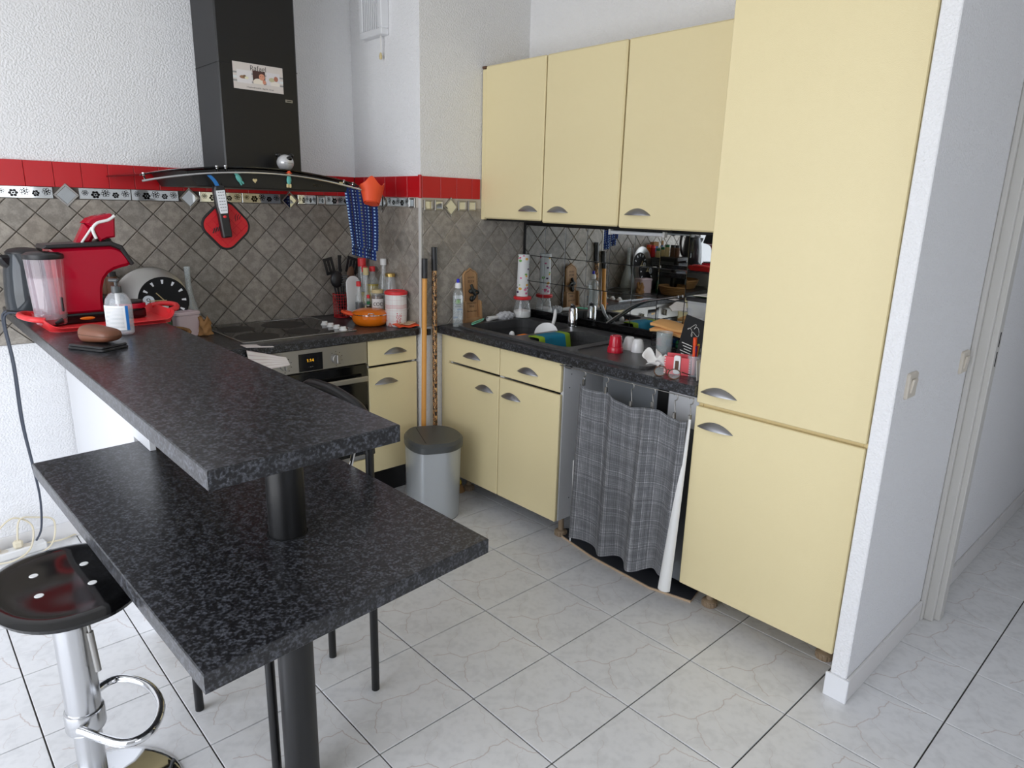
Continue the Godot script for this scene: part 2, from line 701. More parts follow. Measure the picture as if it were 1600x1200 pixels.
	# grey stoneware of the splashback, four tones
	for i in 4:
		var t := mat("stone_%d" % i, [rgb8(165, 158, 150), rgb8(155, 149, 141), rgb8(171, 164, 155), rgb8(161, 153, 143)][i], 0.42)
		t.albedo_texture = M.stone_0.albedo_texture if i > 0 else blotch()
		t.uv1_triplanar = true
		t.uv1_world_triplanar = true
		t.uv1_scale = Vector3.ONE * 3.3
		t.uv1_offset = Vector3(0.31, 0.17, 0.23) * i
	floor_print()
	cloth_prints()


func blotch() -> ImageTexture:
	var a := noise_bytes(0.012, 512, 31, 4)
	var b := noise_bytes(0.06, 512, 37, 3)
	var by := PackedByteArray()
	by.resize(512 * 512 * 3)
	for i in 512 * 512:
		var k := 0.85 + 0.15 * smoothstep(0.25, 0.75, 0.65 * a[i] / 255.0 + 0.35 * b[i] / 255.0)
		by[i * 3] = int(255 * k)
		by[i * 3 + 1] = int(254 * k)
		by[i * 3 + 2] = int(251 * k)
	return ImageTexture.create_from_image(Image.create_from_data(512, 512, false, Image.FORMAT_RGB8, by))


func floor_print() -> void:
	var a := noise_bytes(0.006, 512, 41, 4)
	var b := noise_bytes(0.02, 512, 43, 4, 20.0)
	var by := PackedByteArray()
	by.resize(512 * 512 * 3)
	for i in 512 * 512:
		var k := 0.55 * a[i] / 255.0 + 0.45 * b[i] / 255.0
		var d := 1.0 - 0.05 * smoothstep(0.35, 0.85, k)
		by[i * 3] = int(227 * d)
		by[i * 3 + 1] = int(227 * d)
		by[i * 3 + 2] = int(227 * d)
	var im := Image.create_from_data(512, 512, false, Image.FORMAT_RGB8, by)
	var r := RandomNumberGenerator.new()
	r.seed = 5
	var wig := func(pts: Array, amp: float) -> Array:
		var cur := pts
		for n in 4:
			var out := []
			for i in range(1, cur.size()):
				out.append(cur[i - 1])
				var d: Vector2 = cur[i] - cur[i - 1]
				out.append((cur[i] + cur[i - 1]) / 2.0 + Vector2(-d.y, d.x) * r.randf_range(-amp, amp))
			out.append(cur[cur.size() - 1])
			cur = out
		return cur
	var red := rgb8(184, 160, 150)
	var v := func(l: Array) -> Array:
		var out := []
		for i in range(0, l.size(), 2):
			out.append(Vector2(l[i], l[i + 1]))
		return out
	stroke(im, wig.call(v.call([0.08, 0.26, 0.24, 0.34, 0.333, 0.495, 0.553, 0.557, 0.73, 0.535, 0.905, 0.565, 0.937, 0.734, 1.0, 0.86]), 0.14), 3.6, red, 0.26)
	stroke(im, wig.call(v.call([0.333, 0.495, 0.17, 0.654, 0.10, 0.79]), 0.18), 3.2, red, 0.24)
	stroke(im, wig.call(v.call([0.553, 0.557, 0.40, 0.72, 0.33, 0.9]), 0.2), 2.2, red, 0.16)
	stroke(im, wig.call(v.call([0.937, 0.734, 0.8, 0.8, 0.74, 0.95]), 0.2), 2.2, red, 0.16)
	stroke(im, wig.call(v.call([0.905, 0.565, 0.88, 0.3, 0.97, 0.1]), 0.2), 2.2, red, 0.16)
	stroke(im, wig.call(v.call([0.24, 0.34, 0.33, 0.2, 0.5, 0.1]), 0.2), 2.2, red, 0.16)
	stroke(im, wig.call(v.call([0.1, 0.79, 0.2, 0.9, 0.22, 1.0]), 0.2), 2.2, red, 0.16)
	stroke(im, wig.call(v.call([0.02, 0.6, 0.17, 0.654]), 0.2), 2.2, red, 0.16)
	var m := mat("floor_tile", Color.WHITE, 0.24)
	m.albedo_texture = ImageTexture.create_from_image(im)


func cloth_prints() -> void:
	# grey crosshatch curtain
	var r := RandomNumberGenerator.new()
	r.seed = 11
	var warp := []
	var weft := []
	for i in 512:
		warp.append(0.0)
		weft.append(0.0)
	for i in 330:
		var x := r.randi_range(0, 511)
		warp[x] += r.randf_range(0.05, 0.6) * (0.4 + 0.6 * absf(sin(x * 0.045)))
	for i in 300:
		var y := r.randi_range(0, 511)
		weft[y] += r.randf_range(0.05, 0.5) * (0.3 + 0.7 * absf(sin(y * 0.03 + 1.0)))
	var nz := noise_bytes(0.02, 512, 51, 3)
	var nz2 := noise_bytes(0.25, 512, 52, 2)
	var by := PackedByteArray()
	by.resize(512 * 512 * 3)
	for y in 512:
		for x in 512:
			var i := y * 512 + x
			var k: float = warp[x] * (0.35 + nz[i] / 255.0) + weft[y] * (0.3 + nz[(i * 7 + 1234) % 262144] / 255.0)
			var g := 84.0 + 92.0 * minf(k, 1.6) + 22.0 * (nz2[i] / 255.0 - 0.5)
			by[i * 3] = int(clampf(g, 0, 255))
			by[i * 3 + 1] = int(clampf(g + 1.0, 0, 255))
			by[i * 3 + 2] = int(clampf(g + 4.0, 0, 255))
	var m := mat("curtain", Color.WHITE, 0.8)
	m.uv1_scale = Vector3(1.4, 1.5, 1)
	m.albedo_texture = ImageTexture.create_from_image(Image.create_from_data(512, 512, false, Image.FORMAT_RGB8, by))
	# blue tea towel with rows of pale dashes
	m = mat("towel", Color.WHITE, 0.95)
	m.albedo_texture = tex_of(128, 256, func(x: int, y: int):
		var c := rgb8(15, 36, 92) if (x / 7) % 2 == 0 else rgb8(18, 46, 110)
		if x % 14 < 5 and y % 13 < 6:
			c = rgb8(160, 190, 220) if (x / 14) % 3 != 1 else rgb8(120, 122, 96)
		if x % 42 == 22:
			c = rgb8(90, 30, 60)
		return c)
	# leopard-printed broom handle
	var le := noise_bytes(0.045, 128, 61, 2, 10.0)
	m = mat("leopard", Color.WHITE, 0.4)
	m.albedo_texture = tex_of(128, 128, func(x: int, y: int):
		var q := le[y * 128 + x] / 255.0
		return rgb8(26, 18, 14) if absf(q - 0.52) < 0.13 else (rgb8(214, 168, 110) if q < 0.5 else rgb8(190, 136, 82)))
	m.uv1_scale = Vector3(1, 15, 1)
	# flowers on the mirrored border
	var im := Image.create_empty(256, 64, false, Image.FORMAT_RGB8)
	im.fill(rgb8(226, 230, 230))
	for k in 5:
		var c := Vector2(28 + k * 50, 26 + 10 * (k % 2))
		var rr := [19.0, 25.0, 26.0, 20.0, 24.0][k] as float
		for p in 6:
			var a := TAU * p / 6 + k
			disc(im, c + Vector2(cos(a), sin(a)) * rr * 0.6, Vector2.ONE * rr * 0.3, rgb8(18, 18, 18))
			if k % 2 == 0:
				disc(im, c + Vector2(cos(a), sin(a)) * rr * 0.62, Vector2.ONE * rr * 0.2, rgb8(226, 230, 230))
		disc(im, c, Vector2.ONE * rr * 0.22, rgb8(18, 18, 18))
	m = mat("flower_mirror", Color.WHITE, 0.05, 0.72)
	m.albedo_texture = ImageTexture.create_from_image(im)
	# small printed labels
	m = mat("hatch_label", Color.WHITE, 0.6)
	m.albedo_texture = tex_of(96, 128, func(x: int, y: int):
		if x > 84:
			return rgb8(20, 110, 190)
		return rgb8(150, 156, 162) if y > 12 and y < 118 and y % 7 < 2 and x > 6 and x < 78 and (x * 7 + y * 13) % 11 < 8 else rgb8(232, 232, 232))
	m = mat("soap_label", Color.WHITE, 0.5)
	m.albedo_texture = tex_of(64, 128, func(x: int, y: int):
		if y > 18 and y < 52 and x > 20 and x < 52:
			return rgb8(120, 190, 40) if Vector2(x - 36, y - 33).length() < 13 else rgb8(20, 40, 24)
		if y > 54 and y < 62 and x > 20 and x < 52:
			return rgb8(60, 66, 70)
		if y > 70 and y < 78 and x > 8 and x < 40 or y > 110 and y < 120 and x > 36:
			return rgb8(40, 120, 200)
		if y > 80 and y < 106 and y % 6 < 2 and x > 8 and x < 56:
			return rgb8(110, 130, 150)
		return rgb8(228, 232, 234))
	m = mat("floral_paper", Color.WHITE, 0.8)
	var fp := Image.create_empty(96, 192, false, Image.FORMAT_RGB8)
	fp.fill(rgb8(232, 232, 230))
	r.seed = 4
	for k in 46:
		var c := Vector2(r.randf_range(4, 92), r.randf_range(10, 186))
		disc(fp, c, Vector2.ONE * r.randf_range(1.5, 5.0), [rgb8(226, 120, 160), rgb8(240, 180, 80), rgb8(120, 180, 90), rgb8(90, 60, 90), rgb8(210, 90, 130)][k % 5])
	m.albedo_texture = ImageTexture.create_from_image(fp)
	m = mat("tin_print", Color.WHITE, 0.3)
	var tp := Image.create_empty(256, 128, false, Image.FORMAT_RGB8)
	tp.fill(rgb8(230, 226, 222))
	for x in 256:
		for y in 128:
			if x % 16 == 0 or y % 16 == 0:
				tp.set_pixel(x, y, rgb8(216, 196, 192))
			if y > 30 and y < 44 and y % 4 == int(1.5 + 1.5 * sin(x * 0.12)):
				tp.set_pixel(x, y, rgb8(206, 110, 112))
	r.seed = 14
	for cx in [20, 84, 148, 212]:
		for k in 34:
			disc(tp, Vector2(cx + r.randf_range(-22, -2), r.randf_range(56, 84)), Vector2.ONE * r.randf_range(0.8, 2.0), rgb8(196, 60, 70))
		disc(tp, Vector2(cx + 26, 102), Vector2(13, 12), rgb8(186, 40, 52))
		disc(tp, Vector2(cx + 26, 92), Vector2(8, 7), rgb8(220, 150, 140))
		disc(tp, Vector2(cx + 26, 99), Vector2(6, 5), rgb8(230, 220, 214))
	m.albedo_texture = ImageTexture.create_from_image(tp)
	# the card on the hood: three little photographs of a baby on a pale ground
	var ph := Image.create_empty(256, 144, false, Image.FORMAT_RGB8)
	ph.fill(rgb8(212, 204, 198))
	for k in 3:
		ph.fill_rect(Rect2i(0, 52 + k * 22, 256, 9 + 5 * (k % 2)), rgb8(150, 150, 150) if k != 1 else rgb8(216, 222, 222))
	ph.fill_rect(Rect2i(18, 40, 74, 70), rgb8(222, 218, 218))
	disc(ph, Vector2(48, 78), Vector2(17, 9), rgb8(150, 116, 90))
	disc(ph, Vector2(56, 74), Vector2(8, 8), rgb8(120, 96, 70))
	disc(ph, Vector2(66, 80), Vector2(10, 7), rgb8(226, 222, 190))
	ph.fill_rect(Rect2i(98, 36, 64, 70), rgb8(72, 48, 46))
	disc(ph, Vector2(126, 98), Vector2(28, 22), rgb8(232, 222, 206))
	disc(ph, Vector2(144, 66), Vector2(15, 18), rgb8(214, 150, 122))
	disc(ph, Vector2(138, 62), Vector2(2, 2), rgb8(90, 50, 40))
	disc(ph, Vector2(150, 62), Vector2(2, 2), rgb8(90, 50, 40))
	disc(ph, Vector2(156, 92), Vector2(9, 12), rgb8(206, 140, 116))
	ph.fill_rect(Rect2i(98, 106, 64, 16), rgb8(212, 204, 198))
	ph.fill_rect(Rect2i(168, 36, 70, 70), rgb8(216, 212, 214))
	disc(ph, Vector2(196, 74), Vector2(16, 12), rgb8(190, 184, 150))
	disc(ph, Vector2(218, 66), Vector2(11, 14), rgb8(172, 112, 92))
	disc(ph, Vector2(212, 96), Vector2(26, 14), rgb8(230, 222, 212))
	ph.fill_rect(Rect2i(168, 106, 70, 14), rgb8(212, 204, 198))
	m = mat("baby_card", Color.WHITE, 0.35)
	m.albedo_texture = ImageTexture.create_from_image(ph)
	m = mat("stripes_cloth", Color.WHITE, 0.9)
	m.albedo_texture = tex_of(64, 64, func(x: int, y: int): return rgb8(214, 196, 196) if y % 12 < 2 else rgb8(234, 228, 224))
	m = mat("terry", rgb8(236, 236, 238), 1.0)
	bumpy(m, 0.3, 8.0, 14.0, 1.0, 2)
	m = mat("wood_grain", Color.WHITE, 0.6)
	var wg := noise_bytes(0.02, 128, 71, 3)
	m.albedo_texture = tex_of(64, 128, func(x: int, y: int):
		var q := wg[(y / 6) * 128 + x] / 255.0
		return rgb8(190, 150, 106).lerp(rgb8(164, 122, 82), q))


# ---------------------------------------------------------------- room
func room() -> void:
	var st := ns()
	bb(st, Vector3(-4.35, -0.15, -0.15), Vector3(4.3, -0.005, 6.6), 0)
	var fl := struct("floor", st, M.grout)
	floor_tiles(fl)
	st = box(Vector3(-4.35, 2.62, -0.15), Vector3(4.3, 2.75, 6.6), 0)
	struct("ceiling", st, M.paint)
	struct("wall_back", box(Vector3(-4.35, 0, -0.15), Vector3(0.15, 2.62, 0), 0), M.plaster)
	struct("wall_column", box(Vector3(-0.70, 0, 0), Vector3(0, 2.62, 0.606), 0.001), M.plaster)
	struct("wall_right", box(Vector3(0, 0, 0), Vector3(0.15, 2.62, 2.748), 0), M.plaster)
	struct("wall_partition", box(Vector3(-0.63, 0, 2.748), Vector3(4.2, 2.62, 2.798), 0.003), M.plaster)
	struct("wall_hall_added", box(Vector3(0.9, 0, 4.05), Vector3(4.2, 2.62, 4.15), 0), M.plaster)  # unseen wall, added to keep the hall darker
	struct("wall_end", box(Vector3(4.2, 0, 2.6), Vector3(4.3, 2.62, 4.2), 0), M.plaster)
	struct("wall_side", box(Vector3(0.9, 0, 4.15), Vector3(1.0, 2.62, 6.5), 0), M.plaster)
	st = ns()
	bb(st, Vector3(-4.35, 0, 6.5), Vector3(-3.2, 2.62, 6.6), 0)
	bb(st, Vector3(-1.2, 0, 6.5), Vector3(1.0, 2.62, 6.6), 0)
	bb(st, Vector3(-3.2, 0, 6.5), Vector3(-1.2, 0.75, 6.6), 0)
	bb(st, Vector3(-3.2, 2.25, 6.5), Vector3(-1.2, 2.62, 6.6), 0)
	struct("wall_front", st, M.plaster)
	st = ns()
	bb(st, Vector3(-4.35, 0, -0.15), Vector3(-4.2, 2.62, 0.6), 0)
	bb(st, Vector3(-4.35, 0, 3.4), Vector3(-4.2, 2.62, 6.6), 0)
	bb(st, Vector3(-4.35, 2.4, 0.6), Vector3(-4.2, 2.62, 3.4), 0)
	struct("wall_left", st, M.plaster)
	var w := ns()
	for z in [0.63, 2.0, 3.37]:
		bb(w, Vector3(-4.32, 0.0, z - 0.03), Vector3(-4.24, 2.4, z + 0.03))
	for y in [0.04, 2.37]:
		bb(w, Vector3(-4.32, y - 0.04, 0.6), Vector3(-4.24, y + 0.03, 3.4))
	var win := struct("window_1", w, M.white_gloss)
	for z in [1.315, 2.685]:
		part("pane", box(Vector3(-4.285, 0.07, z - 0.655), Vector3(-4.28, 2.34, z + 0.655), 0), M.pane, win)
	w = ns()
	for x in [-3.17, -2.2, -1.23]:
		bb(w, Vector3(x - 0.03, 0.75, 6.52), Vector3(x + 0.03, 2.25, 6.58))
	for y in [0.78, 2.22]:
		bb(w, Vector3(-3.2, y - 0.03, 6.52), Vector3(-1.2, y + 0.03, 6.58))
	win = struct("window_2", w, M.white_gloss)  # unseen window, added to go with the rear fill light
	for x in [-2.685, -1.715]:
		part("pane", box(Vector3(x - 0.455, 0.81, 6.55), Vector3(x + 0.455, 2.19, 6.555), 0), M.pane, win)
	# skirtings
	st = ns()
	bb(st, Vector3(-4.2, 0, 0), Vector3(-2.155, 0.075, 0.011), 0.002)
	struct("baseboard_back", st, M.skirting)
	st = ns()
	bb(st, Vector3(-0.641, 0, 2.738), Vector3(-0.630, 0.083, 2.81), 0.002)
	var b := struct("baseboard_partition", st, M.white_gloss)
	part("skirting_tile", box(Vector3(-0.629, 0, 2.798), Vector3(-0.33, 0.083, 2.808), 0.002), M.skirting, b)
	part("skirting_tile", box(Vector3(-0.327, 0, 2.798), Vector3(0.06, 0.083, 2.808), 0.002), M.skirting, b)
	for k in 6:
		part("skirting_tile", box(Vector3(0.17 + k * 0.337, 0, 2.798), Vector3(0.504 + k * 0.337, 0.083, 2.808), 0.002), M.skirting, b)
	# door frame post on the hall wall, with two strike plates
	st = ns()
	bb(st, Vector3(0.062, 0, 2.798), Vector3(0.15, 2.4, 2.815), 0.004)
	bb(st, Vector3(0.085, 0, 2.812), Vector3(0.15, 2.4, 2.845), 0.004)
	bb(st, Vector3(0.11, 0, 2.84), Vector3(0.165, 2.4, 2.862), 0.003)
	var d := struct("door_1", st, M.grey_trim)
	for y in [1.035, 1.105]:
		part("strike_plate", box(Vector3(0.134, y - 0.03, 2.860), Vector3(0.141, y + 0.022, 2.8635), 0), M.black_matte, d)
	# plastic corner strip of the boxed-in column
	st = ns()
	bb(st, Vector3(-0.709, 0.9, 0.598), Vector3(-0.697, 1.532, 0.6145), 0.002)
	struct("trim_1", st, M.grey_trim)
	st = ns()
	bb(st, Vector3(-0.709, 1.532, 0.598), Vector3(-0.697, 1.64, 0.6145), 0.002)
	struct("trim_2", st, M.red_tile)
	# light switches
	for k in 2:
		var at: Vector3 = [Vector3(-0.52, 1.03, 2.798), Vector3(0.0, 1.03, 2.798)][k]
		var s := thing("light_switch", ["beige rocker light switch nearer the free end of the thin partition wall", "beige rocker light switch beside the white door frame post"][k], "light switch", at, 0.0, "light switches on the partition")
		part("plate", prismed(rrect(0.075, 0.078, 0.008), 0.009, 0.004, Transform3D(), true), M.switch, s)
		part("rocker", prismed(rrect(0.034, 0.042, 0.003), 0.006, 0.002, Transform3D(Basis(Vector3.RIGHT, 0.1), Vector3(0, 0, 0.0085)), true), M.switch, s)
	# louvred extractor vent high on the column
	var v := thing("air_vent", "white plastic louvred air vent high on the column wall", "vent", Vector3(-0.70, 2.285, 0.16))
	st = ns()
	for e in [[0.0, 0.0, 0.26, 0.03], [0.0, 0.03, 0.03, 0.26], [0.17, 0.03, 0.2, 0.26]]:
		bb(st, Vector3(-0.045, e[1], e[0]), Vector3(0, e[3], e[2] if e[0] > 0.0 or e[1] > 0.0 else 0.2), 0.004)
	bb(st, Vector3(-0.006, 0.03, 0.03), Vector3(0, 0.26, 0.17), 0)
	part("housing", st, M.vent_white, v)
	for k in 8:
		part("louvre", box(Vector3(-0.040, 0.03, 0.038 + k * 0.0165), Vector3(-0.008, 0.26, 0.046 + k * 0.0165), 0.001), M.vent_white, v)
	var pc := thing("pull_cord", "thin pull cord with a small toggle hanging below the vent", "cord", Vector3(-0.722, 2.285, 0.315))
	part("cord", tubed(smooth([Vector3(0, 0, 0), Vector3(-0.002, -0.03, 0.004), Vector3(0.001, -0.055, 0.001), Vector3(0, -0.075, 0.003)], 4), 0.002, 6), M.paper, pc)
	part("cord", tubed(smooth([Vector3(0, 0, 0.006), Vector3(0.0, -0.04, 0.009), Vector3(0, -0.07, 0.003)], 4), 0.0015, 6), M.paper, pc)
	part("toggle", lathed(V([0, -0.104, 0.006, -0.104, 0.008, -0.09, 0.004, -0.075, 0, -0.074]), 10), M.label_cream, pc)


func floor_tiles(fl: Node3D) -> void:
	var h := TILE / 2.0 - 0.0021
	var mesh_st := slab(P2([-h, -h, h, -h, h, h, -h, h]), -0.008, 0.008, 0.0012, false, 0.0)
	mesh_st.generate_normals()
	var mesh := mesh_st.commit()
	var cam := Transform3D(Basis.from_euler(Vector3(deg_to_rad(-14.621), deg_to_rad(-43.097), deg_to_rad(1.511))), CAM).affine_inverse()
	var seen := []
	var rest := []
	for i in range(-9, 17):
		for j in range(-5, 15):
			var c := Vector3(-1.511 + TILE * (i + 0.5), 0, 1.672 + TILE * (j + 0.5))
			if c.x < -4.05 or c.x > 4.2 or c.z < 0.0 or c.z > 6.5 or (c.z < 2.6 and c.x > 0.05):
				continue
			var v := cam * c
			var px := Vector2(v.x, -v.y) / -v.z * 1068.6
			var near := v.z < -0.4 and absf(px.x) < 1120 and absf(px.y) < 900
			if near:
				seen.append([c.distance_to(CAM), c])
			else:
				rest.append(c)
	seen.sort_custom(func(a, b): return a[0] < b[0])
	for k in seen.size():
		if k < 290:
			var o := put("tile", mesh, M.floor_tile, fl)
			o.position = seen[k][1] + Vector3(0, rng.randf_range(-0.0004, 0.0), 0)
		else:
			rest.append(seen[k][1])
	var st := SurfaceTool.new()
	st.begin(Mesh.PRIMITIVE_TRIANGLES)
	for c in rest:
		st.append_from(mesh, 0, Transform3D(Basis(), c))
	var o := put("tiles_beyond", st.commit(), M.floor_tile, fl)
	o.set_meta("kind", "stuff")


# ---------------------------------------------------------------- wall tiles
# plane at `o`, `u` along it, `n` out of it; polygons are cut to the rectangle u0..u1, v0..v1
func lozenges(parent: Node3D, o: Vector3, u: Vector3, n: Vector3, u0: float, u1: float, v0: float, v1: float, node: Vector2, seed_: int) -> void:
	var r := RandomNumberGenerator.new()
	r.seed = seed_
	var pu := 0.1475
	var pv := 0.1505
	var rect := P2([u0, v0, u1, v0, u1, v1, u0, v1])
	var xf := Transform3D(Basis(u, Vector3.UP, n), o)
	for a in range(-60, 61):
		for b in range(-30, 31):
			if (a + b) % 2 != 0:
				continue
			# centre of a tile sits half a diagonal above a joint crossing
			var c := node + Vector2(a * pu / 2.0, b * pv / 2.0 + pv / 2.0)
			if c.x < u0 - 0.08 or c.x > u1 + 0.08 or c.y < v0 - 0.08 or c.y > v1 + 0.08:
				continue
			var g := 0.0021
			var full := P2([c.x + pu / 2 - g, c.y, c.x, c.y + pv / 2 - g, c.x - pu / 2 + g, c.y, c.x, c.y - pv / 2 + g])
			for poly in Geometry2D.intersect_polygons(full, rect):
				var bmin: Vector2 = poly[0]
				var bmax: Vector2 = poly[0]
				for p in poly:
					bmin = bmin.min(p)
					bmax = bmax.max(p)
				if bmax.x - bmin.x < 0.012 or bmax.y - bmin.y < 0.012:
					continue
				var st := prismed(poly, 0.0068 + r.randf_range(-0.0006, 0.0006), 0.0028, xf, false)
				part("tile", st, M["stone_%d" % r.randi_range(0, 3)], parent)


func red_row(parent: Node3D, o: Vector3, u: Vector3, n: Vector3, cuts: Array) -> void:
	var xf := Transform3D(Basis(u, Vector3.UP, n), o)
	for k in range(1, cuts.size()):
		var a: float = cuts[k - 1] + 0.0008
		var b: float = cuts[k] - 0.0008
		part("red_tile", prismed(P2([a, 1.5345, b, 1.5345, b, 1.634, a, 1.634]), 0.0072, 0.0012, xf), M.red_tile, parent)


func framed(parent: Node3D, xf: Transform3D, c: Vector2, half: float, diamond: bool) -> void:
	var t := xf * Transform3D(Basis(Vector3(0, 0, 1), PI / 4 if diamond else 0.0), Vector3(c.x, c.y, 0))
	var e := half - 0.007
	for k in 4:
		var rt := t * Transform3D(Basis(Vector3(0, 0, 1), PI / 2 * k), Vector3.ZERO)
		part("mirror_frame", prismed(P2([-half, -half, half, -half, e, -e, -e, -e]), 0.0125, 0.001, rt), M.steel, parent)
	part("mirror_inset", prismed(P2([-e, -e, e, -e, e, e, -e, e]), 0.011, 0.0008, t), M.mirror, parent)


func strip(parent: Node3D, xf: Transform3D, a: float, b: float, flip := false) -> void:
	part("mirror_strip", prismed(P2([a, 1.4885, b, 1.4885, b, 1.5325, a, 1.5325]), 0.0075, 0.0006, xf), M.flower_mirror, parent)


func tiles_on_walls() -> void:
	var wb := get_node("wall_back")
	var wc := get_node("wall_column")
	struct("trim_3", box(Vector3(-2.76, 0.9, 0), Vector3(-0.70, 1.633, 0.003), 0), M.wall_grout)
	struct("trim_4", box(Vector3(-0.703, 0.9, 0), Vector3(-0.70, 1.633, 0.606), 0), M.pale_grout)
	struct("trim_5", box(Vector3(-0.70, 0.9, 0.606), Vector3(0, 1.633, 0.609), 0), M.pale_grout)
	var z := Vector3(0, 0, 0.001)
	lozenges(wb, z, Vector3.RIGHT, Vector3.BACK, -2.72, -0.706, 0.902, 1.4865, Vector2(-1.511, 1.205), 1)
	var cuts := []
	for k in 19:
		cuts.append(-2.695 + 0.1 * k)
	cuts.append(-0.815)
	cuts.append(-0.71)
	red_row(wb, z, Vector3.RIGHT, Vector3.BACK, cuts)
	var xf := Transform3D(Basis(Vector3.RIGHT, Vector3.UP, Vector3.BACK), z)
	for x in [-2.547, -2.06, -1.573, -1.086]:
		framed(wb, xf, Vector2(x, 1.503), 0.033, true)
	for s in [[-2.3, -2.107], [-2.5, -2.304], [-2.013, -1.817], [-1.813, -1.62], [-1.526, -1.33], [-1.326, -1.133], [-1.039, -0.94]]:
		strip(wb, xf, s[0], s[1])
	framed(wb, xf, Vector2(-0.912, 1.508), 0.023, false)
	strip(wb, xf, -0.885, -0.715)
	# face of the column towards the hob: u runs from the room edge (z = 0.606) inwards
	var o := Vector3(-0.701, 0, 0.606)
	lozenges(wc, o, Vector3.FORWARD, Vector3.LEFT, 0.003, 0.598, 0.902, 1.4865, Vector2(0.075, 1.31), 2)
	red_row(wc, o, Vector3.FORWARD, Vector3.LEFT, [0.003, 0.1, 0.2, 0.3, 0.4, 0.5, 0.598])
	xf = Transform3D(Basis(Vector3.FORWARD, Vector3.UP, Vector3.LEFT), o)
	framed(wc, xf, Vector2(0.055, 1.508), 0.023, false)
	strip(wc, xf, 0.085, 0.28)
	framed(wc, xf, Vector2(0.325, 1.503), 0.033, true)
	strip(wc, xf, 0.37, 0.56)
	# face of the column towards the room
	o = Vector3(0, 0, 0.607)
	lozenges(wc, o, Vector3.RIGHT, Vector3.BACK, -0.694, -0.006, 0.902, 1.4865, Vector2(-0.42, 1.33), 3)
	red_row(wc, o, Vector3.RIGHT, Vector3.BACK, [-0.695, -0.585, -0.485, -0.385, -0.33])
	xf = Transform3D(Basis(Vector3.RIGHT, Vector3.UP, Vector3.BACK), o)
	for x in [-0.66, -0.597, -0.45, -0.385]:
		framed(wc, xf, Vector2(x, 1.5), 0.025, false)
	framed(wc, xf, Vector2(-0.523, 1.493), 0.033, true)


# ---------------------------------------------------------------- units on the hob wall
# a scooped leaf handle: flat lower edge, arched top; faces +z of xf
func scoop(parent: Node3D, xf: Transform3D, w := 0.138) -> void:
	var st := ns()
	sheet(st, func(u: float, v: float):
		var s: float = u * 2.0 - 1.0
		var e := 1.0 - s * s
		return xf * Vector3(s * w / 2.0, 0.028 * e * v, 0.001 + 0.019 * pow(e, 0.8) * cos(v * PI / 2.0)), 18, 6, 0.0016)
	part("handle", st, M.handle_metal, parent)


const FACE_Z := Basis(Vector3.RIGHT, Vector3.UP, Vector3.BACK)
const FACE_L := Basis(Vector3(0, 0, 1), Vector3.UP, Vector3(-1, 0, 0))


func worktop_edges(st: SurfaceTool, lo: Vector3, hi: Vector3) -> void:
	bb(st, lo, hi, 0.003)


func front(called: String, lo: Vector3, hi: Vector3, parent: Node3D) -> MeshInstance3D:
	return part(called, box(lo, hi, 0.003), M.cream, parent)


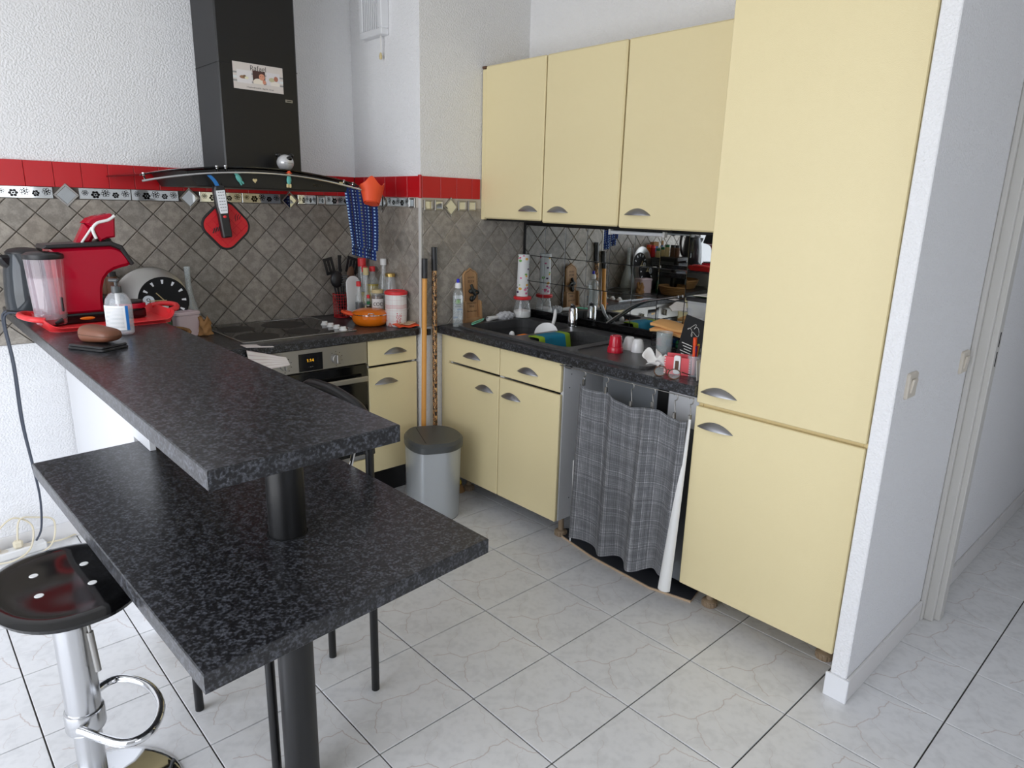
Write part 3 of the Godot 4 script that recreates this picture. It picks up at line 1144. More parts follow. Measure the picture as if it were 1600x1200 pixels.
func back_units() -> void:
	var st := ns()
	bb(st, Vector3(-2.13, 0.862, 0.002), Vector3(-0.712, 0.9, 0.605), 0.003)
	tag(part("worktop", st, M.laminate), "speckled black worktop carrying the hob along the back wall", "worktop")
	# narrow unit with one drawer and one door
	var c := thing("base_cabinet", "narrow cream drawer and door cabinet right of the oven", "cabinet", Vector3(-1.002, 0, 0), 0.0, "cream base cabinets")
	st = ns()
	bb(st, Vector3(0, 0.175, 0.02), Vector3(0.016, 0.86, 0.565), 0.001)
	bb(st, Vector3(0.270, 0.175, 0.02), Vector3(0.286, 0.86, 0.565), 0.001)
	bb(st, Vector3(0, 0.175, 0.02), Vector3(0.286, 0.19, 0.565), 0.001)
	bb(st, Vector3(0, 0.19, 0.02), Vector3(0.286, 0.86, 0.03), 0.001)
	part("carcass", st, M.melamine, c)
	var dr := front("drawer", Vector3(0.003, 0.733, 0.567), Vector3(0.286, 0.858, 0.585), c)
	scoop(dr, Transform3D(FACE_Z, Vector3(0.158, 0.783, 0.585)))
	var d := front("door", Vector3(0.003, 0.178, 0.567), Vector3(0.286, 0.722, 0.585), c)
	scoop(d, Transform3D(FACE_Z, Vector3(0.102, 0.636, 0.585)))
	part("plinth", box(Vector3(0, 0.0, 0.45), Vector3(0.286, 0.174, 0.465), 0.001), M.black_satin, c)
	# unit left of the oven, its white end panel under the bar
	c = thing("base_cabinet", "base cabinet with a plain white end panel under the bar", "cabinet", Vector3(-2.13, 0, 0), 0.0, "cream base cabinets")
	part("end_panel", box(Vector3(0, 0.0, 0.003), Vector3(0.018, 0.86, 0.575), 0.001), M.melamine, c)
	st = ns()
	bb(st, Vector3(0.018, 0.1, 0.02), Vector3(0.525, 0.116, 0.565), 0.001)
	bb(st, Vector3(0.509, 0.116, 0.02), Vector3(0.525, 0.86, 0.565), 0.001)
	part("carcass", st, M.melamine, c)
	d = front("door", Vector3(0.021, 0.178, 0.567), Vector3(0.522, 0.858, 0.585), c)
	scoop(d, Transform3D(FACE_Z, Vector3(0.42, 0.783, 0.585)))
	part("plinth", box(Vector3(0.018, 0.0, 0.45), Vector3(0.525, 0.099, 0.465), 0.001), M.black_satin, c)
	# oven
	var o := thing("oven", "built-in steel oven with a black glass door below the hob", "oven", Vector3(-1.6, 0, 0))
	st = ns()
	bb(st, Vector3(0, 0.27, 0.03), Vector3(0.595, 0.86, 0.567), 0.002)
	part("body", st, M.black_satin, o)
	var cp := part("control_panel", box(Vector3(0.002, 0.752, 0.567), Vector3(0.593, 0.86, 0.588), 0.003), M.steel, o)
	part("display", box(Vector3(0.242, 0.757, 0.588), Vector3(0.359, 0.838, 0.5895), 0.0005), M.black_gloss, cp)
	text("display_digit", "1:14", 0.013, M.amber_display, cp, Transform3D(Basis(), Vector3(0.297, 0.806, 0.5897)))
	text("display_mark", "-  o  +", 0.006, M.steel, cp, Transform3D(Basis(), Vector3(0.30, 0.776, 0.5897)))
	for k in 2:
		var at := Vector3([0.175, 0.426][k], 0.797, 0.588)
		st = ns()
		var tip := Basis(Vector3.RIGHT, PI / 2)
		lathe(st, V([0.0225, 0, 0.0215, 0.012, 0.019, 0.014, 0, 0.014]), 24, Transform3D(tip, at))
		bx(st, at + Vector3(0, 0, 0.018), Vector3(0.010, 0.041, 0.014), 0.002)
		part("knob", st, M.steel, cp)
		for q in 7:
			var w := -0.6 + q * 0.62
			st = ns()
			bx(st, at + Vector3(sin(w) * 0.033, cos(w) * 0.033, 0.0002), Vector3(0.004, 0.003, 0.0006), 0)
			part("dial_mark", st, M.ink, cp)
	var od := part("door", box(Vector3(0.002, 0.275, 0.567), Vector3(0.593, 0.749, 0.587), 0.003), M.black_gloss, o)
	part("window", box(Vector3(0.1, 0.36, 0.587), Vector3(0.49, 0.655, 0.5875), 0), M.dark_glass, od)
	st = ns()
	bb(st, Vector3(0.025, 0.672, 0.612), Vector3(0.577, 0.698, 0.626), 0.004)
	for x in [0.06, 0.54]:
		bb(st, Vector3(x - 0.012, 0.676, 0.587), Vector3(x + 0.012, 0.694, 0.613), 0.001)
	part("handle", st, M.steel, od)
	part("steel_strip", box(Vector3(0.002, 0.268, 0.57), Vector3(0.593, 0.29, 0.589), 0.001), M.steel, o)
	part("lower_panel", box(Vector3(0.002, 0.178, 0.567), Vector3(0.593, 0.262, 0.585), 0.003), M.cream, o)
	part("plinth", box(Vector3(0.0, 0, 0.45), Vector3(0.595, 0.174, 0.465), 0.001), M.black_satin, o)
	# hob
	var h := thing("hob", "black glass hob with a steel rim and four white knobs", "hob", Vector3(-1.572, 0.9, 0.035))
	st = ns()
	bb(st, Vector3(0, 0, 0), Vector3(0.556, 0.0055, 0.008), 0.001)
	bb(st, Vector3(0, 0, 0.472), Vector3(0.556, 0.0055, 0.48), 0.001)
	bb(st, Vector3(0, 0, 0.006), Vector3(0.008, 0.0055, 0.474), 0.001)
	bb(st, Vector3(0.548, 0, 0.006), Vector3(0.556, 0.0055, 0.474), 0.001)
	part("rim", st, M.chrome_worn, h)
	part("glass", box(Vector3(0.006, 0, 0.006), Vector3(0.55, 0.004, 0.474), 0.0005), M.dark_glass, h)
	for q in [[0.105, 0.14, 0.085], [0.34, 0.14, 0.105], [0.335, 0.36, 0.08], [0.11, 0.365, 0.095]]:
		st = ns()
		cyl(st, Vector3(q[0], 0.0039, q[1]), q[2], 0.0007, 40, 0.0003)
		part("cooking_zone", st, M.hob_ring, h)
	for k in 4:
		st = ns()
		lathe(st, V([0.020, 0, 0.019, 0.004, 0.015, 0.006, 0.014, 0.011, 0.012, 0.012, 0, 0.012]), 20, Transform3D(Basis(), Vector3(0.504, 0.004, 0.255 + k * 0.062)))
		bx(st, Vector3(0.504, 0.018, 0.255 + k * 0.062), Vector3(0.028, 0.008, 0.007), 0.002)
		part("knob", st, M.white_plastic, h)


# ---------------------------------------------------------------- sink wall
func foot(parent: Node3D, at: Vector3, h := 0.11) -> void:
	var st := ns()
	lathe(st, V([0, 0, 0.026, 0, 0.028, 0.003, 0.028, 0.022, 0.026, 0.025, 0.014, 0.03, 0.013, h, 0, h]), 24, Transform3D(Basis(), at))
	for k in 12:
		var a := TAU * k / 12
		bx(st, Vector3.ZERO, Vector3(0.004, 0.019, 0.009), 0.001, Transform3D(Basis(Vector3.UP, -a), at + Vector3(cos(a) * 0.0285, 0.012, sin(a) * 0.0285)))
	part("foot", st, M.foot_brown, parent)


func sink_units() -> void:
	var st := ns()
	var hz := [0.70, 1.86]
	var hx := [-0.545, -0.058]
	bb(st, Vector3(-0.606, 0.862, 0.609), Vector3(hx[0], 0.9, 2.142), 0.003)
	bb(st, Vector3(hx[1], 0.862, 0.609), Vector3(-0.001, 0.9, 2.142), 0.001)
	bb(st, Vector3(hx[0], 0.862, 0.609), Vector3(hx[1], 0.9, hz[0]), 0.0005)
	bb(st, Vector3(hx[0], 0.862, hz[1]), Vector3(hx[1], 0.9, 2.142), 0.0005)
	tag(part("worktop", st, M.laminate), "speckled black worktop holding the sink below the mirror tiles", "worktop")
	var names := ["cream drawer and door cabinet in the corner, behind the grey bin", "cream drawer and door cabinet between the corner unit and the grey curtain"]
	for k in 2:
		var z0: float = [0.676, 1.075][k]
		var c := thing("base_cabinet", names[k], "cabinet", Vector3(-0.586, 0, z0), 0.0, "cream base cabinets")
		st = ns()
		bb(st, Vector3(0.02, 0.115, 0.0), Vector3(0.57, 0.86, 0.016), 0.001)
		bb(st, Vector3(0.02, 0.115, 0.016), Vector3(0.57, 0.131, 0.382), 0.001)
		if k == 0:
			bb(st, Vector3(0.02, 0.115, 0.382), Vector3(0.57, 0.86, 0.398), 0.001)
		part("carcass", st, M.melamine, c)
		if k == 1:
			var sp := part("side_panel", box(Vector3(0.021, 0.112, 0.382), Vector3(0.57, 0.86, 0.398), 0.001), M.melamine, c)
			for p in [[0.07, 0.80], [0.09, 0.21], [0.06, 0.74]]:
				st = ns()
				cyl(st, Vector3(0, 0, 0), 0.003, 0.0006, 8, 0.0002, Transform3D(Basis(Vector3.RIGHT, PI / 2), Vector3(p[0], p[1], 0.398)))
				part("peg_hole", st, M.ink, sp)
			st = ns()
			lathe(st, V([0.011, 0, 0.011, 0.02, 0.009, 0.026, 0, 0.028]), 12, Transform3D(Basis(Vector3.RIGHT, PI / 2), Vector3(0.035, 0.842, 0.398)))
			part("bracket", st, M.grey_plastic, sp)
		else:
			part("filler", box(Vector3(0.012, 0.115, -0.066), Vector3(0.03, 0.858, -0.002), 0.001), M.cream, c)
		var dr := front("drawer", Vector3(0, 0.726, 0.002), Vector3(0.018, 0.858, 0.397), c)
		scoop(dr, Transform3D(FACE_L, Vector3(0, 0.772, 0.193)))
		var d := front("door", Vector3(0, 0.113, 0.002), Vector3(0.018, 0.714, 0.397), c)
		scoop(d, Transform3D(FACE_L, Vector3(0, 0.628, [0.292, 0.085][k])))
		foot(c, Vector3(0.1, 0, [0.06, 0.35][k]), 0.114)
		foot(c, Vector3(0.5, 0, 0.2), 0.114)
	sink()
	dishwasher_bay()


func sink() -> void:
	var s := thing("sink", "black speckled composite sink with two bowls and a grooved drainer", "sink", Vector3(-0.30, 0.9, 1.28))
	var b := CSGCombiner3D.new()
	b.name = "basin"
	b.material_override = M.composite
	s.add_child(b)
	var poly := func(p: PackedVector2Array, y0: float, y1: float, c: Vector2, op: int) -> void:
		var g := CSGPolygon3D.new()
		var q := PackedVector2Array()
		for v in p:
			q.append(Vector2(v.x + c.x, -(v.y + c.y)))
		g.polygon = ccw(q)
		g.mode = CSGPolygon3D.MODE_DEPTH
		g.depth = y1 - y0
		g.rotation_degrees = Vector3(-90, 0, 0)
		g.position = Vector3(0, y1, 0)
		g.operation = op
		g.material = M.composite
		g.name = "cut"
		b.add_child(g, true)
	# x across the worktop, y along the wall (local z)
	poly.call(rrect(0.51, 1.2, 0.07, 8), -0.004, 0.011, Vector2(0, 0), CSGShape3D.OPERATION_UNION)
	poly.call(rrect(0.42, 0.39, 0.06, 6), -0.19, 0.0, Vector2(-0.015, -0.36), CSGShape3D.OPERATION_UNION)
	poly.call(rrect(0.38, 0.29, 0.06, 6), -0.15, 0.0, Vector2(-0.035, 0.02), CSGShape3D.OPERATION_UNION)
	poly.call(rrect(0.395, 0.365, 0.05, 6), -0.175, 0.05, Vector2(-0.015, -0.36), CSGShape3D.OPERATION_SUBTRACTION)
	poly.call(rrect(0.355, 0.265, 0.05, 6), -0.135, 0.05, Vector2(-0.035, 0.02), CSGShape3D.OPERATION_SUBTRACTION)
	poly.call(rrect(0.45, 0.37, 0.05, 6), 0.004, 0.05, Vector2(-0.005, 0.385), CSGShape3D.OPERATION_SUBTRACTION)
	for k in 6:
		poly.call(rrect(0.010, 0.19, 0.004, 3), 0.0, 0.05, Vector2(0.02 + k * 0.032, 0.44), CSGShape3D.OPERATION_SUBTRACTION)


func dishwasher_bay() -> void:
	# appliance behind the curtain
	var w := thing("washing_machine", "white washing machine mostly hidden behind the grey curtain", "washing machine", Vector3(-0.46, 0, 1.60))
	part("cabinet_shell", box(Vector3(0, 0.03, 0.0), Vector3(0.44, 0.82, 0.535), 0.006), M.painted_shade, w)  # white shell painted grey to imitate the shade behind the curtain
	part("unshaded_panel", box(Vector3(-0.005, 0.69, 0.345), Vector3(0.0, 0.818, 0.53), 0.001), M.melamine, w)  # right part of the shell kept white, outside the painted shade
	part("black_panel", box(Vector3(-0.004, 0.70, 0.29), Vector3(0.0, 0.815, 0.34), 0.001), M.black_satin, w)
	var st := ns()
	lathe(st, V([0.11, 0, 0.16, 0, 0.16, 0.03, 0.14, 0.045, 0.11, 0.03, 0.11, 0]), 28, Transform3D(Basis(Vector3(0, 0, 1), PI / 2), Vector3(0.0, 0.40, 0.14)))
	part("door_ring", st, M.black_plastic, w)
	for p in [[0.05, 0.05], [0.05, 0.48], [0.42, 0.05], [0.42, 0.48]]:
		st = ns()
		cyl(st, Vector3(p[0], 0, p[1]), 0.02, 0.03, 12)
		part("foot", st, M.black_plastic, w)
	# wire with hooks
	var rod := tubed([Vector3(-0.598, 0.853, 1.476), Vector3(-0.598, 0.850, 1.8), Vector3(-0.598, 0.853, 2.14)], 0.0022, 8)
	tag(part("curtain_wire", rod, M.steel), "thin steel curtain wire under the front edge of the sink worktop", "wire")
	var hz := [1.615, 1.735, 1.862, 1.962, 2.062, 2.128]
	var top := func(u: float) -> float:
		return 0.800 - 0.010 * sin(u * PI * 5.0) - 0.030 * smoothstep(0.0, 0.45, u)
	for k in 6:
		var h := thing("curtain_hook", "steel clip hook holding the grey curtain, %s from the corner unit" % ["first", "second", "third", "fourth", "fifth", "sixth"][k], "hook", Vector3(-0.598, 0, hz[k]), 0.0, "clip hooks on the curtain wire")
		var yt: float = top.call((hz[k] - 1.605) / 0.53)
		var ring := []
		for q in 11:
			var a := -0.9 + q * 0.42
			ring.append(Vector3(0, 0.841 + 0.012 * cos(a), 0.010 * sin(a)))
		ring.append(Vector3(0, yt + 0.02, 0.003))
		st = tubed(ring, 0.0021, 6)
		part("ring", st, M.steel, h)
		part("clip", box(Vector3(-0.006, yt - 0.006, -0.004), Vector3(0.006, yt + 0.021, 0.005), 0.001), M.steel, h)
	st = ns()
	sheet(st, func(u: float, v: float):
		var z: float = 1.607 + u * 0.525 + 0.012 * (1.0 - u) * v * 0.6 - 0.012 * v * u
		var y0: float = top.call(u)
		var y1 := 0.112 - 0.035 * sin(u * PI) + 0.03 * u + 0.012 * sin(u * 17.0)
		var amp := 0.010 + 0.012 * v
		var fold := amp * sin(u * 21.0 + 0.8 * v) + 0.010 * v * sin(u * 9.0 + 1.4) + 0.006 * sin(u * 40.0 + v * 2.0) * (1.0 - v * 0.5)
		return Vector3(-0.610 - fold * 0.9 - 0.004 * v, lerpf(y0, y1, v), z), 90, 24, 0.0015)
	var cu := part("curtain", st, M.curtain)
	tag(cu, "grey crosshatched fabric curtain hung below the sink worktop", "curtain")
	st = ns()
	sheet(st, func(u: float, v: float):
		var a: float = PI * (u - 0.02)
		var r := 0.004 + 0.021 * pow(v, 0.8)
		return Vector3(-0.604 - 0.022 * v - r * sin(a) * 0.9, lerpf(0.775, 0.082, v), lerpf(2.134, 2.108 - 0.002, v) - r * cos(a)), 12, 14, 0.0012)
	part("white_hem", st, M.white_plastic, cu)
	st = tubed(smooth([Vector3(-0.617, 0.46, 1.598), Vector3(-0.612, 0.41, 1.594), Vector3(-0.616, 0.36, 1.600), Vector3(-0.622, 0.22, 1.606), Vector3(-0.63, 0.09, 1.612)], 5), 0.003, 6)
	part("selvedge", st, M.white_plastic, cu)
	# offcut of board with dark vinyl on the floor
	var b := thing("floor_board", "thin board with a dark vinyl top lying under the curtain", "board", Vector3(-0.5, 0, 1.8))
	var outline := P2([-0.002, -0.365, -0.045, -0.13, -0.058, 0.19, -0.016, 0.36, 0.06, 0.34, 0.3, 0.3, 0.3, -0.19, 0.05, -0.40])
	part("chipboard_core", slab(outline, 0.0, 0.009, 0.0005), M.chipboard, b)
	var inner := PackedVector2Array()
	for p in outline:
		inner.append(p + Vector2(0.004, 0))
	part("vinyl_top", slab(inner, 0.009, 0.002, 0.0004), M.dark_vinyl, b)


func tall_and_wall_units() -> void:
	var c := thing("tall_cabinet", "tall cream two-door fridge cabinet beside the thin partition wall", "cabinet", Vector3(-0.586, 0, 2.142))
	var st := ns()
	bb(st, Vector3(0.02, 0.11, 0.0), Vector3(0.58, 2.45, 0.018), 0.001)
	bb(st, Vector3(0.02, 0.11, 0.574), Vector3(0.58, 2.45, 0.592), 0.001)
	bb(st, Vector3(0.02, 0.11, 0.018), Vector3(0.58, 0.128, 0.574), 0.001)
	bb(st, Vector3(0.02, 2.43, 0.018), Vector3(0.58, 2.45, 0.574), 0.001)
	bb(st, Vector3(0.022, 0.80, 0.018), Vector3(0.58, 0.86, 0.574), 0.001)
	part("carcass", st, M.cream_edge, c)
	var d := front("door", Vector3(0, 0.112, 0.0), Vector3(0.018, 0.825, 0.588), c)
	scoop(d, Transform3D(FACE_L, Vector3(0, 0.752, 0.085)), 0.145)
	d = front("door", Vector3(0, 0.839, 0.0), Vector3(0.018, 2.448, 0.588), c)
	scoop(d, Transform3D(FACE_L, Vector3(0, 0.880, 0.085)), 0.145)
	foot(c, Vector3(0.115, 0, 0.075))
	foot(c, Vector3(0.135, 0, 0.52))
	foot(c, Vector3(0.5, 0, 0.3))
	var names := ["cream wall cabinet against the column, first of three", "cream wall cabinet in the middle of the three over the sink", "wide cream wall cabinet next to the tall fridge cabinet"]
	for k in 3:
		var z0: float = [0.612, 1.062, 1.523][k]
		var z1: float = [1.058, 1.519, 2.138][k]
		var w := thing("wall_cabinet", names[k], "cabinet", Vector3(-0.326, 1.432, z0), 0.0, "cream wall cabinets above the sink")
		st = ns()
		var dz := z1 - z0
		bb(st, Vector3(0.02, 0.0, 0.0), Vector3(0.325, 0.738, 0.016), 0.001)
		bb(st, Vector3(0.02, 0.0, dz - 0.016), Vector3(0.325, 0.738, dz), 0.001)
		bb(st, Vector3(0.02, 0.722, 0.016), Vector3(0.325, 0.738, dz - 0.016), 0.001)
		bb(st, Vector3(0.31, 0.01, 0.016), Vector3(0.325, 0.722, dz - 0.016), 0.0)
		part("carcass", st, M.cream_edge, w)
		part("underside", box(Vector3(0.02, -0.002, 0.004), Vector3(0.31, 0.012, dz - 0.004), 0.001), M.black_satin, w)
		var lo: float = [0.008, 0.0, -0.004][k]
		d = part("door", box(Vector3(0.0, lo, 0.001 + (0.028 if k == 0 else 0.0)), Vector3(0.019, 0.737, dz - 0.002), 0.006), M.cream, w)
		scoop(d, Transform3D(FACE_L, Vector3(0, 0.050, [0.354, 0.102, 0.100][k])))
		if k == 0:
			part("filler", box(Vector3(0.005, 0.002, 0.0), Vector3(0.02, 0.724, 0.028), 0.001), M.cream, w)
			part("hinge_cap", box(Vector3(0.0, 0.728, 0.0), Vector3(0.03, 0.738, 0.028), 0.001), M.dark_wood, w)


func mirror() -> void:
	var m := thing("mirror_panel", "grid of square mirror tiles on a black backing above the sink", "mirror", Vector3(-0.001, 0.9, 0.617))
	part("backing", box(Vector3(-0.006, 0.0, 0.0), Vector3(0, 0.53, 1.52), 0), M.black_matte, m)
	part("black_frame", box(Vector3(-0.014, 0.045, 0.0), Vector3(-0.006, 0.53, 0.014), 0.001), M.black_satin, m)
	part("black_frame", box(Vector3(-0.014, 0.506, 0.014), Vector3(-0.006, 0.53, 1.52), 0.001), M.black_satin, m)
	var r := RandomNumberGenerator.new()
	r.seed = 3
	for i in 10:
		for j in 4:
			var z0 := 0.018 + i * 0.150
			var z1 := minf(z0 + 0.1472, 1.515)
			var y0: float = [0.048, 0.205, 0.345, 0.494][j] + 0.0
			var y1: float = [0.202, 0.342, 0.4925, 0.505][j]
			if j == 3:
				continue
			if j == 2:
				y1 = 0.505
			var c := Vector3(-0.006, (y0 + y1) / 2, (z0 + z1) / 2)
			var turn := Basis.from_euler(Vector3(0, r.randf_range(-0.008, 0.008), r.randf_range(-0.008, 0.008)))
			var st := ns()
			bx(st, Vector3(-0.003, 0, 0), Vector3(0.004, y1 - y0, z1 - z0), 0.0006, Transform3D(turn, c))
			part("mirror_tile", st, M.mirror, m)
	for i in 10:
		var z0 := 0.002 + i * 0.152
		for k in 2:
			var tri := P2([z0, 0.001, z0 + 0.148, 0.001, z0 + 0.075, 0.043]) if k == 0 else P2([z0 + 0.078, 0.043, z0 + 0.151, 0.002, z0 + 0.224, 0.043])
			if k == 1 and i == 9:
				continue
			part("skirt_tile", prismed(tri, 0.008, 0.001, Transform3D(Basis(Vector3(0, 0, 1), Vector3.UP, Vector3(-1, 0, 0)), Vector3(-0.006, 0, 0))), M.black_gloss, m)
	# slim fluorescent lamp under the wall cabinets
	var l := thing("tube_light", "slim switched-off fluorescent tube light under the wall cabinets", "lamp", Vector3(-0.12, 1.40, 1.32))
	part("holder", box(Vector3(-0.012, 0.012, -0.012), Vector3(0.02, 0.03, 0.33), 0.002), M.black_satin, l)
	var st := ns()
	cyl(st, Vector3.ZERO, 0.0085, 0.29, 14, 0.001, Transform3D(Basis(Vector3.RIGHT, PI / 2), Vector3(0, 0, 0.005)))
	part("tube", st, M.tube_glass, l)
	for z in [-0.006, 0.298]:
		part("end_cap", box(Vector3(-0.012, -0.012, z), Vector3(0.012, 0.014, z + 0.012), 0.002), M.white_plastic, l)


# ---------------------------------------------------------------- hood
func hood() -> void:
	var h := thing("cooker_hood", "black chimney cooker hood with a curved dark glass canopy", "cooker hood", Vector3(-1.445, 1.55, 0))
	var du := part("chimney", box(Vector3(-0.05, 0.06, 0.001), Vector3(0.306, 1.068, 0.27), 0.006), M.black_satin, h)
	part("seam", box(Vector3(-0.0512, 0.514, 0.001), Vector3(0.3072, 0.5155, 0.2712), 0.0), M.black_matte, du)
	var arch := func(x: float) -> float:
		return 0.032 + 0.052 * (1.0 - pow(x / 0.47, 2.0))
	var poly := PackedVector2Array()
	poly.append(Vector2(-0.25, 0.0))
	poly.append(Vector2(0.41, -0.002))
	for k in 13:
		var x := 0.425 - (0.425 + 0.29) * k / 12
		poly.append(Vector2(x, arch.call(x) - 0.006))
	part("body", prismed(poly, 0.46, 0.003, Transform3D(Basis(), Vector3(0, 0, 0.03))), M.black_satin, h)
	var st := ns()
	var top := PackedVector2Array()
	for k in 25:
		var x := -0.46 + 0.92 * k / 24
		top.append(Vector2(x, arch.call(x) + 0.003))
	for k in 25:
		var x := 0.46 - 0.92 * k / 24
		top.append(Vector2(x, arch.call(x) - 0.003))
	prism(st, top, 0.49, 0.001, Transform3D(Basis(), Vector3(0, 0, 0.012)))
	part("canopy", st, M.smoked_glass, h)
	var pts := []
	for k in 25:
		var x := -0.46 + 0.93 * k / 24
		pts.append(Vector3(x, arch.call(x) - 0.018 - 0.004, 0.522))
	part("rail", tubed(pts, 0.0042, 8), M.chrome, h)
	for x in [-0.445, -0.17, -0.135, 0.40, 0.445]:
		var y: float = arch.call(x)
		st = ns()
		cyl(st, Vector3(0, 0, 0), 0.006, 0.012, 12, 0.001, Transform3D(Basis(Vector3.RIGHT, PI), Vector3(x, y + 0.006, 0.490)))
		tube(st, [Vector3(x, y - 0.004, 0.492), Vector3(x, y - 0.018, 0.505), Vector3(x, y - 0.022, 0.522)], 0.0035, 6)
		part("rail_post", st, M.chrome, h)
	text("lettering", "HOOD", 0.012, M.black_gloss, h, Transform3D(Basis(), Vector3(0.27, 0.022, 0.4902)))
	st = tubed([Vector3(0.44, 0.02, 0.40), Vector3(0.50, 0.03, 0.43), Vector3(0.56, 0.022, 0.47), Vector3(0.60, 0.035, 0.48)], 0.004, 6)
	part("side_hook", st, M.black_satin, h)
	# card and sticker on the chimney
	var c := thing("photo_card", "pale magnet card printed with three baby photographs and a name", "card", Vector3(-1.322, 2.022, 0.2705))
	part("card", prismed(P2([-0.112, -0.054, 0.112, -0.054, 0.112, 0.054, -0.112, 0.054]), 0.0015, 0.0003), M.baby_card, c)
	text("lettering", "Rafael", 0.019, M.ink, c, Transform3D(Basis(), Vector3(0, 0.0365, 0.0016)))
	text("lettering", "3 Septembre 2019 . 3kg250 . 50 cm", 0.0055, M.ink, c, Transform3D(Basis(), Vector3(0.005, -0.043, 0.0016)))
	c = thing("brand_sticker", "tiny silver sticker on the hood chimney below the card", "sticker", Vector3(-1.186, 1.941, 0.2705))
	part("plate", box(Vector3(-0.017, -0.006, 0), Vector3(0.017, 0.006, 0.001), 0.0003), M.steel, c)
	part("print_line", box(Vector3(-0.012, -0.0015, 0.001), Vector3(0.012, 0.0015, 0.0012), 0), M.ink, c)
	# magnets along the front of the hood
	for k in 2:
		var fx: float = [-1.531, -1.313][k]
		c = thing("fridge_magnet", ["small teal figure magnet lying at a slant on the hood front", "small standing figure magnet with an orange hat on the hood front"][k], "magnet", Vector3(fx, [1.588, 1.590][k], 0.4905), 0.0, "magnets on the hood front")
		c.rotation.z = [0.5, -0.05][k]
		st = ns()
		ell(st, Vector3(0, 0.0, 0.005), Vector3(0.011, 0.02, 0.006), 12, 8)
		part("body", st, M.teal_paint, c)
		st = ns()
		ell(st, Vector3(0, 0.022, 0.006), Vector3(0.008, 0.008, 0.006), 12, 8)
		part("head", st, M.teal_paint if k == 0 else M.label_cream, c)
		if k == 1:
			st = lathed(V([0, 0, 0.013, 0.001, 0.013, 0.003, 0.007, 0.005, 0.006, 0.011, 0, 0.012]), 12, Transform3D(Basis(), Vector3(0, 0.027, 0.006)))
			part("hat", st, M.orange_silicone, c)
			st = ns()
			bx(st, Vector3(-0.006, -0.024, 0.005), Vector3(0.009, 0.016, 0.008), 0.002)
			bx(st, Vector3(0.006, -0.024, 0.005), Vector3(0.009, 0.016, 0.008), 0.002)
			part("legs", st, M.label_cream, c)
		else:
			st = ns()
			bx(st, Vector3(-0.004, -0.022, 0.005), Vector3(0.007, 0.014, 0.006), 0.002)
			bx(st, Vector3(0.006, -0.022, 0.005), Vector3(0.007, 0.014, 0.006), 0.002)
			part("legs", st, M.teal_paint, c)
	for k in 2:
		var heart := PackedVector2Array()
		for q in 24:
			var t := TAU * q / 24
			heart.append(Vector2(16.0 * pow(sin(t), 3.0), 13.0 * cos(t) - 5.0 * cos(2 * t) - 2.0 * cos(3 * t) - cos(4 * t)) * 0.0006)
		var o := part("fridge_magnet", prismed(heart, 0.005, 0.002, Transform3D(), true), M.label_cream)
		o.position = [Vector3(-1.462, 1.582, 0.4905), Vector3(-1.06, 1.586, 0.4905)][k]
		tag(o, ["small cream heart magnet between the two figure magnets", "small cream heart magnet at the towel end of the hood front"][k], "magnet", "magnets on the hood front")
	# round animal-shaped timer standing on the canopy
	c = thing("kitchen_timer", "silver ball-shaped animal kitchen timer with black ears on the hood canopy", "timer", Vector3(-1.262, 1.6315, 0.36))
	st = ns()
	ell(st, Vector3(0, 0.036, 0), Vector3(0.037, 0.036, 0.037), 24, 16)
	part("ball", st, M.pearl, c)
	st = ns()
	ell(st, Vector3(0.006, 0.054, 0.030), Vector3(0.014, 0.010, 0.008), 14, 8)
	part("nose", st, M.black_gloss, c)
	for s in [-1, 1]:
		st = ns()
		ell(st, Vector3(s * 0.030, 0.068, -0.004), Vector3(0.014, 0.010, 0.008), 12, 8)
		part("ear", st, M.black_gloss, c)
	part("dial_line", tubed([Vector3(-0.02, 0.035, 0.032), Vector3(0.0, 0.034, 0.0375), Vector3(0.02, 0.035, 0.032)], 0.0012, 6), M.grey_plastic, c)
	# quilted pot holder
	c = thing("pot_holder", "red quilted pot holder with black piping hanging below the hood", "pot holder", Vector3(-1.602, 1.40, 0.505))
	var sq := PackedVector2Array()
	for v in rrect(0.158, 0.158, 0.045, 7):
		sq.append((v + Vector2(-0.002, 0)).rotated(0.74))
	part("pad", prismed(sq, 0.010, 0.004, Transform3D(), true, 0.003), M.red_matte, c)
	var loop := []
	for v in sq:
		loop.append(Vector3(v.x, v.y, 0.005))
	part("piping", tubed(loop, 0.0058, 8, true), M.black_matte, c)
	st = ns()
	for k in range(-2, 3):
		for e in 2:
			var a := Vector2(-0.062, k * 0.028).rotated(0.74 + e * PI / 2)
			var b := Vector2(0.062, k * 0.028).rotated(0.74 + e * PI / 2)
			tube(st, [Vector3(a.x, a.y, 0.0102), Vector3(b.x, b.y, 0.0102)], 0.0008, 5)
	part("quilting", st, M.red_cup, c)
	st = ns()
	for k in 3:
		tube(st, [Vector3(-0.058 + k * 0.010, -0.032 + k * 0.004, 0.0105), Vector3(-0.05 + k * 0.010, -0.012 + k * 0.004, 0.0105)], 0.0022, 5)
	part("printed_mark", st, M.ink, c)
	st = ns()
	for k in 3:
		tube(st, [Vector3(0.038 + k * 0.008, 0.016 + k * 0.004, 0.0105), Vector3(0.036 + k * 0.009, 0.036 - k * 0.004, 0.0105), Vector3(0.044 + k * 0.008, 0.046 - k * 0.003, 0.0105)], 0.0014, 5)
	part("printed_mark", st, M.ink, c)
	part("hanging_loop", tubed([Vector3(-0.012, 0.095, 0.005), Vector3(-0.018, 0.13, 0.012), Vector3(-0.010, 0.166, 0.017), Vector3(-0.004, 0.13, 0.012), Vector3(-0.010, 0.096, 0.005)], 0.002, 6), M.black_matte, c)
